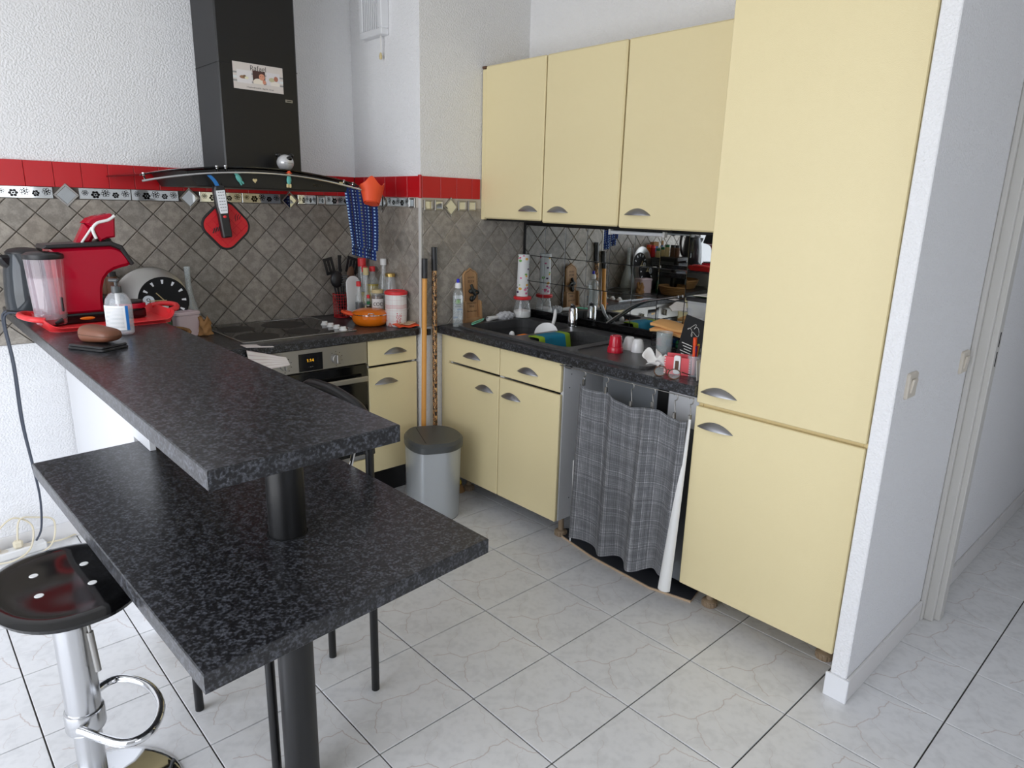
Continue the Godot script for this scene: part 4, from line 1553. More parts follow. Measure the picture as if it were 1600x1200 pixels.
	# inspection torch in front of it
	c = thing("inspection_torch", "black work light with a white lamp panel hanging on a blue strap", "torch", Vector3(-1.612, 1.352, 0.520))
	c.rotation.z = 0.10
	var out := P2([-0.017, 0.0, 0.017, 0.0, 0.019, 0.012, 0.019, 0.09, 0.023, 0.12, 0.023, 0.185, 0.017, 0.203, -0.017, 0.203, -0.023, 0.185, -0.023, 0.12, -0.019, 0.09, -0.019, 0.012])
	part("body", prismed(out, 0.03, 0.005, Transform3D(), true, 0.003), M.black_plastic, c)
	var lp := part("lamp_panel", prismed(P2([-0.014, 0.096, 0.014, 0.096, 0.0175, 0.122, 0.0175, 0.186, -0.0175, 0.186, -0.0175, 0.122]), 0.002, 0.0008, Transform3D(Basis(), Vector3(0, 0, 0.03))), M.lens, c)
	for i in 3:
		for j in 7:
			st = ns()
			bx(st, Vector3(-0.009 + i * 0.009, 0.108 + j * 0.0118, 0.0323), Vector3(0.006, 0.0022, 0.0006), 0)
			part("led_mark", st, M.grey_plastic, lp)
	st = ns()
	ell(st, Vector3(0, 0.083, 0.031), Vector3(0.007, 0.0055, 0.003), 14, 6)
	part("button", st, M.red_plastic, c)
	st = ns()
	sheet(st, func(u: float, v: float): return Vector3(lerpf(-0.008, 0.008, u) - 0.022 * v * v, 0.195 + 0.05 * v, 0.012 - 0.012 * v), 2, 6, 0.001)
	part("strap", st, M.label_blue, c)
	# tea towel and orange pot grip at the right end
	c = thing("tea_towel", "dark blue woven tea towel hanging at the right end of the hood", "towel", Vector3(-0.955, 1.0, 0.47))
	st = ns()
	sheet(st, func(u: float, v: float):
		var x := lerpf(-0.085 + 0.012 * v + 0.02 * pow(v, 3.0), 0.085, u) + 0.008 * sin(v * 3.0)
		var y := lerpf(0.572, 0.305 - 0.03 * u, v)
		return Vector3(x, y, 0.010 + 0.005 * sin(u * 13.0 + v) + 0.003 * sin(u * 29.0)), 40, 16, 0.002)
	part("front_fold", st, M.towel, c)
	st = ns()
	sheet(st, func(u: float, v: float):
		var x := lerpf(-0.05, 0.086, u)
		return Vector3(x, lerpf(0.572, 0.262 - 0.035 * u, v), -0.004 + 0.008 * sin(u * 12.0 + 1.0)), 24, 12, 0.002)
	part("back_fold", st, M.towel, c)
	c = thing("pot_grip", "orange silicone cup with horns hooked over the blue towel", "pot grip", Vector3(-0.905, 1.548, 0.50))
	c.rotation = Vector3(-0.25, 0.2, -0.28)
	st = ns()
	sheet(st, func(u: float, v: float):
		var a := TAU * u + PI / 2
		var r := lerpf(0.036, 0.060, v)
		var y := lerpf(-0.05, 0.034, v)
		if v > 0.8:
			y += (v - 0.8) / 0.2 * (0.030 * pow(maxf(0.0, cos(a - 0.6)), 10.0) + 0.034 * pow(maxf(0.0, cos(a - 2.2)), 10.0) - 0.006)
		return Vector3(r * cos(a), y, r * sin(a) * 0.8), 48, 12, 0.004)
	cyl(st, Vector3(0, -0.053, 0), 0.034, 0.005, 24, 0.002, Transform3D(Basis.from_scale(Vector3(1, 1, 0.8))))
	part("cup", st, M.orange_silicone, c)
	for s in [-1, 1]:
		st = ns()
		for r in [0.016, 0.007]:
			var ring := []
			for k in 14:
				var a := TAU * k / 14
				var px: float = s * 0.022 + cos(a) * r
				var py: float = 0.0 + sin(a) * r
				var rr := lerpf(0.036, 0.060, (py + 0.05) / 0.084) + 0.002
				ring.append(Vector3(px, py, sqrt(maxf(rr * rr - px * px, 0.0)) * 0.8))
			tube(st, ring, 0.0016, 5, true)
		part("eye_ring", st, M.orange_silicone, c)


# ---------------------------------------------------------------- bar, stool, chair
func bar() -> void:
	var b := thing("breakfast_bar", "two-tier speckled black breakfast bar on a black steel post", "bar", Vector3(-2.066, 0, 1.976))
	var o := Vector2(-2.066, 1.976)
	var shift := func(p: PackedVector2Array) -> PackedVector2Array:
		var q := PackedVector2Array()
		for v in p:
			q.append(v - o)
		return q
	var st := slab(shift.call(P2([-2.335, 0.010, -1.932, 0.010, -1.938, 2.272, -2.334, 2.284])), 1.022, 0.038, 0.0022, false, 0.001)
	part("upper_top", st, M.laminate, b)
	part("support_panel", box(Vector3(-2.15 - o.x, 0, 0.012 - o.y), Vector3(-2.132 - o.x, 1.021, 1.02 - o.y), 0.001), M.melamine, b)
	st = slab(shift.call(P2([-2.441, 1.096, -1.737, 1.04, -1.718, 2.308, -2.397, 2.371])), 0.702, 0.038, 0.0022, false, 0.001)
	part("lower_top", st, M.laminate, b)
	st = ns()
	cyl(st, Vector3(0.002, 0, 0), 0.0435, 1.022, 36, 0.001)
	part("post", st, M.black_satin, b)
	st = ns()
	lathe(st, V([0.043, 0, 0.0475, 0, 0.0475, 0.0008, 0.043, 0.0008]), 36, Transform3D(Basis(), Vector3(0.0, 0.7402, 0.001)))
	part("post_hole", st, M.black_matte, b)
	part("panel_block", box(Vector3(-2.15 - o.x, 0.7405, 1.021 - o.y), Vector3(-2.132 - o.x, 1.0215, 1.20 - o.y), 0.001), M.melamine, b)


func stool_and_chair() -> void:
	var s := thing("bar_stool", "chrome bar stool with a glossy black curved seat left of the bar", "stool", Vector3(-2.482, 0, 1.695))
	part("base", lathed(V([0, 0.0, 0.196, 0.0, 0.197, 0.004, 0.193, 0.009, 0.17, 0.017, 0.12, 0.031, 0.075, 0.045, 0.05, 0.06, 0.036, 0.072, 0, 0.073]), 48), M.chrome, s)
	var st := ns()
	cyl(st, Vector3(0, 0.05, 0), 0.031, 0.25, 32)
	part("lower_column", st, M.chrome_worn, s)
	st = ns()
	cyl(st, Vector3(0, 0.285, 0), 0.0385, 0.34, 32)
	part("upper_column", st, M.chrome_worn, s)
	part("footrest_collar", lathed(V([0.031, 0.245, 0.0425, 0.245, 0.044, 0.25, 0.044, 0.292, 0.0425, 0.297, 0.038, 0.298]), 32), M.chrome_worn, s)
	var pts := [Vector3(-0.02, 0.27, 0.04), Vector3(0.045, 0.268, 0.148), Vector3(0.105, 0.268, 0.150), Vector3(0.150, 0.268, 0.075), Vector3(0.147, 0.268, -0.03), Vector3(0.095, 0.268, -0.105), Vector3(0.035, 0.268, -0.085), Vector3(0.01, 0.27, -0.04)]
	part("footrest", tubed(smooth(pts, 6), 0.0105, 12), M.chrome, s)
	st = ns()
	tube(st, [Vector3(0.02, 0.632, 0.03), Vector3(0.026, 0.55, 0.044), Vector3(0.028, 0.52, 0.046)], 0.004, 8)
	tube(st, [Vector3(0.028, 0.52, 0.046), Vector3(0.033, 0.415, 0.050)], 0.0075, 12)
	part("height_lever", st, M.steel, s)
	st = ns()
	cyl(st, Vector3(0, 0.618, 0), 0.075, 0.014, 28)
	part("seat_mount", st, M.chrome_worn, s)
	# saddle seat: an oval shell, ends turned up along x
	st = ns()
	sheet(st, func(u: float, v: float):
		var a := TAU * u
		var r: float = v
		var x := cos(a) * r * 0.158
		var z := sin(a) * r * 0.205
		x = signf(x) * pow(absf(x) / 0.158, 0.85) * 0.158
		var y := 0.645 + 0.010 * pow(r, 4.0) - 0.016 * pow(absf(z) / 0.205, 2.0) * 0.4
		if r > 0.9:
			y -= (r - 0.9) * 0.10
		return Vector3(x + 0.004, y, z + 0.005), 64, 14, 0.010)
	var seat := part("seat", st, M.black_gloss, s)
	for p in [[0.051, -0.052], [0.046, 0.055], [-0.049, -0.063], [-0.055, 0.042]]:
		st = ns()
		cyl(st, Vector3(p[0], 0.6445, p[1]), 0.0095, 0.0018, 16, 0.0008)
		part("bolt_cap", st, M.white_plastic, seat)
	# metal chair pushed in under the table
	var c := thing("chair", "black tubular metal chair pushed in under the low table", "chair", Vector3(-1.93, 0, 1.66))
	var legs := [Vector3(0.211, 0, 0.116), Vector3(0.188, 0, -0.12), Vector3(-0.24, 0, -0.154), Vector3(-0.17, 0, 0.235)]
	for k in 4:
		var p: Vector3 = legs[k]
		st = ns()
		if k < 2:
			tube(st, [p, p + Vector3(0.0, 0.45, 0), p + Vector3(0.002, 0.80, 0)], 0.0125, 14)
		else:
			tube(st, [p, p + Vector3(0, 0.44, 0)], 0.0125, 14)
		part("leg", st, M.black_satin, c)
	part("seat", box(Vector3(-0.25, 0.43, -0.19), Vector3(0.20, 0.455, 0.20), 0.01), M.black_plastic, c)
	st = ns()
	tube(st, smooth([Vector3(0.213, 0.80, 0.116), Vector3(0.212, 0.875, 0.108), Vector3(0.211, 0.925, 0.072), Vector3(0.209, 0.945, -0.03), Vector3(0.205, 0.950, -0.12), Vector3(0.195, 0.938, -0.22), Vector3(0.19, 0.86, -0.245), Vector3(0.188, 0.80, -0.12)], 5), 0.0165, 12)
	part("back_rail", st, M.black_satin, c)
	st = ns()
	sheet(st, func(u: float, v: float): return Vector3(0.211 - 0.006 * v, lerpf(0.905, 0.84, v), lerpf(0.07, -0.2, u)), 4, 4, 0.01)
	part("back_panel", st, M.black_plastic, c)
	part("chrome_brace", tubed([Vector3(0.236, 0.45, -0.09), Vector3(0.240, 0.695, -0.049), Vector3(0.240, 0.763, -0.021), Vector3(0.214, 0.90, 0.02)], 0.007, 10), M.chrome, c)


# ---------------------------------------------------------------- things on the bar
func bar_things() -> void:
	var Y := 1.0602
	# tray
	var t := thing("serving_tray", "red plastic tray with cut-out handles under the coffee machine", "tray", Vector3(-2.105, Y, 0.60), 0.03)
	var st := ns()
	prism(st, rrect(0.385, 0.30, 0.04, 6), 0.005, 0.002, Transform3D(Basis(Vector3(1, 0, 0), Vector3(0, 0, -1), Vector3(0, 1, 0)), Vector3.ZERO), true)
	part("tray_floor", st, M.red_plastic, t)
	st = ns()
	sheet(st, func(u: float, v: float):
		var p := rrect(0.385, 0.30, 0.04, 6)
		var n := p.size()
		var f := fposmod(u, 1.0) * n
		var a: Vector2 = p[int(f) % n]
		var b: Vector2 = p[(int(f) + 1) % n]
		var q := a.lerp(b, f - floorf(f))
		var grow := 1.0 + 0.07 * v
		var lift := 0.009 * v + 0.028 * v * pow(clampf(absf(q.x) / 0.1925, 0, 1), 10.0)
		return Vector3(q.x * grow, 0.002 + lift, -q.y * grow), 56, 4, 0.003)
	part("tray_rim", st, M.red_plastic, t)
	for s in [-1, 1]:
		st = ns()
		var outer := [Vector3(s * 0.195, 0.034, -0.09), Vector3(s * 0.232, 0.040, -0.07), Vector3(s * 0.250, 0.043, 0.0), Vector3(s * 0.232, 0.040, 0.07), Vector3(s * 0.195, 0.034, 0.09)]
		tube(st, smooth(outer, 5), 0.010, 8)
		part("handle", st, M.red_plastic, t)
	# coffee machine
	var m := thing("coffee_machine", "red and black capsule coffee machine with its lever raised", "coffee machine", Vector3(-2.12, Y + 0.005, 0.575), 0.05)
	var base := P2([-0.13, -0.06, 0.02, -0.066, 0.13, -0.055, 0.158, -0.03, 0.158, 0.03, 0.13, 0.055, 0.02, 0.066, -0.13, 0.06])
	part("base", slab(base, 0.002, 0.034, 0.006, true, 0.002), M.black_gloss, m)
	var body := P2([-0.125, 0.032, 0.012, 0.032, 0.013, 0.08, 0.017, 0.12, 0.026, 0.150, 0.042, 0.170, 0.062, 0.182, 0.085, 0.189, 0.108, 0.194, 0.120, 0.203, 0.112, 0.226, 0.098, 0.248, 0.08, 0.262, 0.055, 0.268, -0.13, 0.262, -0.130, 0.2, -0.128, 0.1])
	part("body", prismed(body, 0.116, 0.012, Transform3D(Basis(), Vector3(0, 0, -0.058)), true, 0.012), M.red_gloss, m)
	var trim := P2([-0.150, 0.262, -0.142, 0.274, 0.060, 0.283, 0.094, 0.268, 0.128, 0.203, 0.118, 0.196, 0.086, 0.252, 0.056, 0.266, -0.132, 0.261])
	part("top_trim", prismed(trim, 0.122, 0.004, Transform3D(Basis(), Vector3(0, 0, -0.061)), false, 0.004), M.black_plastic, m)
	st = ns()
	cyl(st, Vector3(0.115, 0.034, 0.0), 0.052, 0.020, 28, 0.004)
	part("drip_tray", st, M.red_gloss, m)
	st = ns()
	cyl(st, Vector3(0.115, 0.054, 0.0), 0.044, 0.008, 28, 0.003)
	part("drip_grid", st, M.black_plastic, m)
	st = ns()
	ell(st, Vector3(-0.045, 0.018, 0.0615), Vector3(0.026, 0.006, 0.006), 16, 8)
	part("amber_strip", st, M.orange_enamel, m)
	# lever: arm and hinged cap
	var arm := P2([-0.046, 0.270, 0.004, 0.274, 0.026, 0.310, 0.020, 0.335, -0.008, 0.341])
	part("lever_arm", prismed(arm, 0.056, 0.012, Transform3D(Basis(), Vector3(0, 0, -0.028)), true, 0.012), M.red_gloss, m)
	var cap := P2([0.022, 0.300, 0.034, 0.282, 0.055, 0.292, 0.082, 0.296, 0.088, 0.366, 0.076, 0.379, 0.040, 0.372, 0.008, 0.361, -0.009, 0.345, 0.010, 0.333])
	part("lever_cap", prismed(cap, 0.072, 0.006, Transform3D(Basis(), Vector3(0, 0, -0.036)), true, 0.006), M.red_gloss, m)
	part("lever_stripe", tubed(smooth([Vector3(0.020, 0.292, 0.034), Vector3(0.012, 0.325, 0.035), Vector3(0.0275, 0.345, 0.0355), Vector3(0.049, 0.352, 0.0355), Vector3(0.066, 0.357, 0.0355), Vector3(0.087, 0.371, 0.034)], 5), 0.0055, 8), M.white_plastic, m)
	part("lever_stripe", tubed([Vector3(-0.026, 0.278, 0.028), Vector3(0.012, 0.330, 0.028)], 0.004, 8), M.white_plastic, m)
	st = ns()
	ell(st, Vector3(0.052, 0.286, 0.0), Vector3(0.024, 0.010, 0.026), 16, 8)
	part("capsule_seat", st, M.black_plastic, m)
	# clear tank
	var tk := Transform3D(Basis(), Vector3(-0.148, 0, 0.035))
	st = ns()
	lathe(st, V([0, 0.006, 0.046, 0.006, 0.048, 0.012, 0.058, 0.232]), 32, tk)
	part("tank", st, M.tank_clear, m)
	st = ns()
	lathe(st, V([0, 0.026, 0.0465, 0.026, 0.0528, 0.165, 0, 0.165]), 32, tk)
	part("tank_water", st, M.tank_clear, m)
	st = ns()
	for k in 16:
		var a := TAU * k / 16
		tube(st, [tk * Vector3(cos(a) * 0.0485, 0.03, sin(a) * 0.0485), tk * Vector3(cos(a) * 0.0575, 0.225, sin(a) * 0.0575)], 0.0005, 4)
	part("tank_rib", st, M.frosted, m)
	st = ns()
	lathe(st, V([0.059, 0.228, 0.061, 0.232, 0.060, 0.243, 0.047, 0.250, 0, 0.252]), 32, tk)
	part("tank_lid", st, M.black_plastic, m)
	st = ns()
	cyl(st, Vector3(-0.148, 0.006, 0.035), 0.047, 0.018, 28, 0.002)
	part("tank_foot", st, M.red_gloss, m)
	st = ns()
	bx(st, Vector3(-0.120, 0.075, 0.075), Vector3(0.008, 0.05, 0.010), 0.003)
	part("tank_valve", st, M.black_plastic, m)
	# kettle
	var k := thing("kettle", "dark grey electric kettle at the wall end of the bar", "kettle", Vector3(-2.272, Y, 0.245), 0.0)
	st = ns()
	cyl(st, Vector3.ZERO, 0.078, 0.016, 32, 0.004)
	part("power_base", st, M.black_plastic, k)
	part("body", lathed(V([0, 0.017, 0.074, 0.017, 0.078, 0.024, 0.077, 0.08, 0.070, 0.16, 0.060, 0.214, 0.054, 0.230]), 36), M.grey_plastic, k)
	k.get_node("body").material_override = M.dark_glass.duplicate()
	k.get_node("body").material_override.albedo_color = rgb8(58, 62, 66)
	part("lid", lathed(V([0.0555, 0.227, 0.056, 0.233, 0.045, 0.243, 0.02, 0.248, 0, 0.249]), 36), M.black_plastic, k)
	var sp := P2([-0.052, 0.222, -0.100, 0.226, -0.098, 0.208, -0.082, 0.185, -0.060, 0.165])
	part("spout", prismed(sp, 0.044, 0.010, Transform3D(Basis(Vector3.UP, 0.3), Vector3(0, 0, -0.022)), false, 0.010), M.black_plastic, k)
	st = tubed(smooth([Vector3(0.05, 0.235, -0.02), Vector3(0.10, 0.225, -0.035), Vector3(0.112, 0.15, -0.04), Vector3(0.09, 0.07, -0.032), Vector3(0.07, 0.05, -0.02)], 5), 0.011, 10)
	part("handle", st, M.black_plastic, k)
	# plug and cable end lying on the tray
	var pg := thing("cable_plug", "small black plug end of a cable lying on the red tray", "plug", Vector3(-2.255, Y + 0.008, 0.655))
	st = ns()
	cyl(st, Vector3.ZERO, 0.011, 0.03, 14, 0.003, Transform3D(Basis(Vector3(0, 0, 1), -1.2), Vector3(-0.012, 0.008, 0)))
	part("plug", st, M.black_plastic, pg)
	part("cord", tubed(smooth([Vector3(-0.01, 0.012, 0), Vector3(-0.05, 0.02, -0.05), Vector3(-0.085, 0.022, -0.13), Vector3(-0.10, 0.02, -0.2)], 5), 0.004, 8), M.black_plastic, pg)
	# grey cables over the bar edge down to the socket strip
	for q in 2:
		var dz := q * 0.05
		var cb := thing("hanging_cable", ["grey cable looped over the bar edge, nearer the back wall", "grey cable looped over the bar edge beside the other one, reaching the floor strip"][q], "cable", Vector3(-2.34, 0, 0.22))
		var pts := [Vector3(0.09, 1.071, 0.10 + dz), Vector3(0.02, 1.072, 0.04 + dz), Vector3(-0.014, 1.066, 0.0 + dz), Vector3(-0.022, 1.02, -0.01 + dz), Vector3(-0.012, 0.86, -0.02 + dz), Vector3(-0.01, 0.62, -0.06 + dz), Vector3(0.006, 0.42, -0.09 + dz * 0.5), Vector3(0.018, 0.25, -0.12), Vector3(0.008, 0.11, -0.14), Vector3(-0.016, 0.055, -0.145)]
		part("cord", tubed(smooth(pts, 6), 0.0042, 8), M.grey_cable, cb)
	# glasses case on a wallet
	var w := thing("wallet", "flat dark wallet under the brown glasses case", "wallet", Vector3(-2.232, Y, 1.095), -1.05)
	part("leather_half", slab(rrect(0.138, 0.095, 0.008, 3), 0.0, 0.008, 0.003, true, 0.002), M.black_plastic, w)
	part("leather_half", slab(rrect(0.134, 0.092, 0.008, 3), 0.0085, 0.007, 0.003, true, 0.002), M.black_plastic, w)
	var gc := thing("glasses_case", "brown leather glasses case lying on the dark wallet", "case", Vector3(-2.222, Y + 0.016, 1.085), -1.10)
	st = ns()
	sheet(st, func(u: float, v: float):
		var a := TAU * u
		var t2 := -1.0 + 2.0 * v
		var e := pow(maxf(1.0 - pow(absf(t2), 5.0), 0.0), 0.45)
		return Vector3(t2 * 0.067, 0.024 + signf(sin(a)) * pow(absf(sin(a)), 0.7) * 0.024 * e * (1.0 - 0.25 * t2), -signf(cos(a)) * pow(absf(cos(a)), 0.75) * 0.036 * e), 32, 26, 0.0005)
	part("shell", st, M.brown_leather, gc)
	var seam := []
	for q in 28:
		var t2 := cos(TAU * q / 28)
		var e := pow(maxf(1.0 - pow(absf(t2), 5.0), 0.0), 0.45)
		seam.append(Vector3(t2 * 0.0675, 0.024, signf(sin(TAU * q / 28)) * 0.0365 * e))
	part("seam", tubed(seam, 0.0009, 5, true), M.dark_wood, gc)
	# sanitiser
	var b := thing("pump_bottle", "clear hand sanitiser pump bottle with a printed white label", "bottle", Vector3(-2.120, Y, 0.895), -0.75)
	var el := Transform3D(Basis.from_scale(Vector3(1.0, 1, 0.66)), Vector3.ZERO)
	part("bottle", lathed(V([0, 0.002, 0.038, 0.002, 0.043, 0.008, 0.044, 0.095, 0.040, 0.116, 0.027, 0.134, 0.013, 0.140, 0.012, 0.144]), 32, el), M.frosted, b)
	part("gel", lathed(V([0, 0.004, 0.036, 0.004, 0.041, 0.01, 0.041, 0.05, 0, 0.05]), 28, el), M.glass, b)
	st = ns()
	sheet(st, func(u: float, v: float):
		var a := lerpf(-1.05, 1.05, u)
		return Vector3(sin(a) * 0.0448, lerpf(0.098, 0.018, v), cos(a) * 0.0448 * 0.66), 12, 1, 0.0004)
	part("label", st, M.hatch_label, b)
	part("pump_collar", lathed(V([0, 0.138, 0.015, 0.138, 0.0155, 0.142, 0.0145, 0.160, 0, 0.161]), 20), M.lid_grey, b)
	st = ns()
	cyl(st, Vector3(0, 0.160, 0), 0.005, 0.014, 12)
	bx(st, Vector3(-0.006, 0.178, 0), Vector3(0.034, 0.011, 0.014), 0.004)
	part("pump_head", st, M.lid_grey, b)
	st = ns()
	cyl(st, Vector3(0, 0.03, 0), 0.003, 0.108, 8)
	cyl(st, Vector3(0, 0.10, 0), 0.007, 0.04, 12)
	part("dip_tube", st, M.white_plastic, b)


func at_px(z: float, x: float) -> Vector3:
	return Vector3(x, 0.9, z)


# a bottle: profile, liquid level, cap
func bottle(called: String, label: String, at: Vector3, prof: Array, glass: Material, liquid: Material, fill: float, cap: Material, cap_r: float, cap_h: float, group := "") -> Node3D:
	var b := thing(called, label, "bottle", at, 0.0, group)
	part("bottle_wall", lathed(prof, 22), glass, b)
	if liquid:
		var p := [Vector2(0, 0.003)]
		var last := Vector2.ZERO
		for v in prof:
			if v.y > fill:
				break
			last = v
			if v.x > 0.004:
				p.append(Vector2(v.x - 0.0018, maxf(v.y, 0.003)))
		p.append(Vector2(p[p.size() - 1].x, fill))
		p.append(Vector2(0, fill))
		part("contents", lathed(p, 20), liquid, b)
	var top: Vector2 = prof[prof.size() - 1]
	if cap:
		part("cap", lathed(V([0, top.y - 0.004, cap_r, top.y - 0.004, cap_r, top.y + cap_h - 0.002, cap_r - 0.002, top.y + cap_h, 0, top.y + cap_h]), 18), cap, b)
	return b


func wrapped(b: Node3D, called: String, r: float, y0: float, y1: float, a0: float, a1: float, m: Material) -> MeshInstance3D:
	var st := ns()
	sheet(st, func(u: float, v: float):
		var a := lerpf(a0, a1, u)
		return Vector3(sin(a) * r, lerpf(y1, y0, v), cos(a) * r), 12, 1, 0.0004)
	return part(called, st, m, b)


func hob_things() -> void:
	var W := 0.9002
	# utensils in a red wire basket
	var u := thing("utensil_basket", "dark red wire mesh basket holding cooking utensils", "basket", Vector3(-0.862, W, 0.10))
	var st := ns()
	for k in 20:
		var a := TAU * k / 20
		tube(st, [Vector3(cos(a) * 0.043, 0.002, sin(a) * 0.043), Vector3(cos(a) * 0.047, 0.125, sin(a) * 0.047)], 0.0011, 5)
	for k in 9:
		var r := 0.043 + 0.004 * k / 8.0
		var ring := []
		for q in 24:
			ring.append(Vector3(cos(TAU * q / 24) * r, 0.003 + 0.122 * k / 8, sin(TAU * q / 24) * r))
		tube(st, ring, 0.0022 if k == 0 or k == 8 else 0.0011, 5, true)
	part("wire_mesh", st, M.red_matte, u)
	st = ns()
	cyl(st, Vector3(0, 0.001, 0), 0.043, 0.002, 24, 0.0005)
	part("mesh_floor", st, M.red_matte, u)
	var g := "cooking utensils in the red wire basket"
	var base := Vector3(-0.862, W + 0.006, 0.10)
	var spat := func(label: String, lean: Vector3, w: float, len_: float, slots: int) -> void:
		var s := thing("spatula", label, "spatula", base, 0.0, g)
		var tip := lean + Vector3(0, len_, 0)
		part("handle", tubed([Vector3(lean.x * 0.1, 0, lean.z * 0.1), tip], 0.005, 8), M.black_plastic, s)
		var up := tip.normalized()
		var side := up.cross(Vector3.BACK).normalized()
		var xf := Transform3D(Basis(-side if side.x < 0 else side, up, side.cross(up) if side.x > 0 else (-side).cross(up)), tip)
		var s2 := ns()
		var bars := slots + 1
		bx(s2, Vector3(0, 0.006, 0), Vector3(w, 0.016, 0.003), 0.001, xf)
		bx(s2, Vector3(0, 0.078, 0), Vector3(w, 0.016, 0.003), 0.001, xf)
		for k in bars:
			var bw := w / bars * 0.86
			bx(s2, Vector3(-w / 2 + bw / 2 + (w - bw) * k / maxi(bars - 1, 1), 0.042, 0), Vector3(bw, 0.06, 0.003), 0.0008, xf)
		part("blade", s2, M.black_plastic, s)
	spat.call("black slotted spatula leaning left in the red wire basket", Vector3(-0.045, 0, -0.02), 0.055, 0.225, 2)
	spat.call("black slotted turner leaning right in the red wire basket", Vector3(0.075, 0, -0.03), 0.07, 0.225, 3)
	spat.call("narrow black scraper standing upright in the red wire basket", Vector3(0.012, 0, -0.028), 0.022, 0.235, 0)
	var s := thing("ladle", "black ladle with its bowl facing out of the red wire basket", "ladle", base, 0.0, g)
	part("handle", tubed([Vector3(0, 0, 0), Vector3(-0.034, 0.17, 0.02)], 0.005, 8), M.black_plastic, s)
	st = ns()
	ell(st, Vector3(-0.04, 0.20, 0.026), Vector3(0.036, 0.045, 0.018), 20, 12)
	part("bowl", st, M.black_plastic, s)
	s = thing("pasta_server", "black pasta server with pale-edged prongs in the red wire basket", "utensil", base, 0.0, g)
	part("handle", tubed([Vector3(0.004, 0, 0.01), Vector3(-0.004, 0.17, 0.03)], 0.005, 8), M.black_plastic, s)
	st = ns()
	for k in 5:
		tube(st, [Vector3(-0.020, 0.165 + k * 0.013, 0.036), Vector3(0.014, 0.165 + k * 0.013, 0.038), Vector3(0.018, 0.168 + k * 0.013, 0.050)], 0.003, 6)
	part("prongs", st, M.lid_grey, s)
	s = thing("wooden_spoon", "brown wooden spoon standing in the red wire basket", "spoon", base, 0.0, g)
	part("handle", tubed([Vector3(0.0, 0, 0.0), Vector3(0.034, 0.19, 0.024)], 0.0045, 8), M.dark_wood, s)
	st = ns()
	ell(st, Vector3(0.042, 0.225, 0.028), Vector3(0.022, 0.042, 0.008), 18, 12, Basis(Vector3(0, 0, 1), -0.15))
	part("bowl", st, M.dark_wood, s)
	s = thing("whisk", "thin steel handled utensil leaning to the right in the red wire basket", "utensil", base, 0.0, g)
	part("handle", tubed([Vector3(0.01, 0, 0.02), Vector3(0.05, 0.19, 0.03)], 0.0035, 8), M.chrome, s)
	# white board leaning in the corner
	var cb := thing("chopping_board", "white rounded chopping board leaning behind the bottles", "chopping board", Vector3(-0.823, W, 0.172), 0.1)
	part("board", prismed(rrect(0.088, 0.225, 0.042, 8), 0.007, 0.002, Transform3D(Basis(Vector3.RIGHT, -0.06), Vector3(-0.01, 0.113, 0.0)), true, 0.002), M.white_plastic, cb)
	# bottles
	bottle("soy_bottle", "small dark soy sauce bottle with a red cap", Vector3(-0.838, W, 0.238), V([0, 0, 0.019, 0, 0.021, 0.003, 0.021, 0.098, 0.017, 0.126, 0.011, 0.14, 0.011, 0.182]), M.glass, M.soy, 0.095, M.red_plastic, 0.0125, 0.022, "bottles in the hob corner")
	var b := bottle("vinegar_bottle", "slim clear bottle with a cork-coloured stopper and cream label", Vector3(-0.80, W, 0.25), V([0, 0, 0.022, 0, 0.024, 0.003, 0.024, 0.085, 0.020, 0.115, 0.0115, 0.14, 0.0105, 0.24]), M.glass, M.soy, 0.082, M.label_cream, 0.0145, 0.034, "bottles in the hob corner")
	wrapped(b, "label", 0.0246, 0.012, 0.078, -0.9, 0.9, M.label_cream)
	b = bottle("oil_bottle", "large clear oil bottle with yellow oil and a red cap", Vector3(-0.745, W, 0.225), V([0, 0, 0.034, 0, 0.037, 0.004, 0.037, 0.17, 0.030, 0.198, 0.014, 0.230, 0.013, 0.255]), M.glass, M.oil, 0.185, M.red_plastic, 0.0155, 0.022, "bottles in the hob corner")
	b = bottle("tall_bottle", "tallest clear glass bottle with a white cap in the hob corner", Vector3(-0.738, W, 0.322), V([0, 0, 0.030, 0, 0.032, 0.004, 0.032, 0.15, 0.026, 0.20, 0.0125, 0.25, 0.0125, 0.295]), M.glass, M.oil, 0.10, M.white_plastic, 0.0165, 0.029, "bottles in the hob corner")
	b = bottle("glass_jar", "empty clear glass jar with a gold lid in the hob corner", Vector3(-0.742, W, 0.392), V([0, 0, 0.031, 0, 0.033, 0.003, 0.033, 0.17, 0.027, 0.20, 0.022, 0.224, 0.022, 0.242]), M.glass, null, 0.0, M.gold, 0.0255, 0.013, "jars in the hob corner")
	b = thing("spice_jar", "jar of brown spice with large black letters on its white label", "jar", Vector3(-0.785, W, 0.335), 0.0, "jars in the hob corner")
	part("jar_wall", lathed(V([0, 0, 0.031, 0, 0.033, 0.003, 0.033, 0.145, 0.029, 0.154]), 24), M.glass, b)
	part("contents", lathed(V([0, 0.002, 0.031, 0.002, 0.031, 0.135, 0, 0.136]), 24), M.dark_wood, b)
	part("cap", lathed(V([0, 0.151, 0.0305, 0.151, 0.031, 0.154, 0.030, 0.168, 0, 0.169]), 24), M.label_cream, b)
	var lb := wrapped(b, "label", 0.0338, 0.05, 0.122, -1.5, 0.55, M.paper)
	var turn := Basis(Vector3.UP, -0.45)
	text("lettering", "COO", 0.018, M.ink, lb, Transform3D(turn, turn * Vector3(0, 0.096, 0.0352)))
	text("lettering", "95", 0.018, M.ink, lb, Transform3D(turn, turn * Vector3(-0.004, 0.069, 0.0352)))
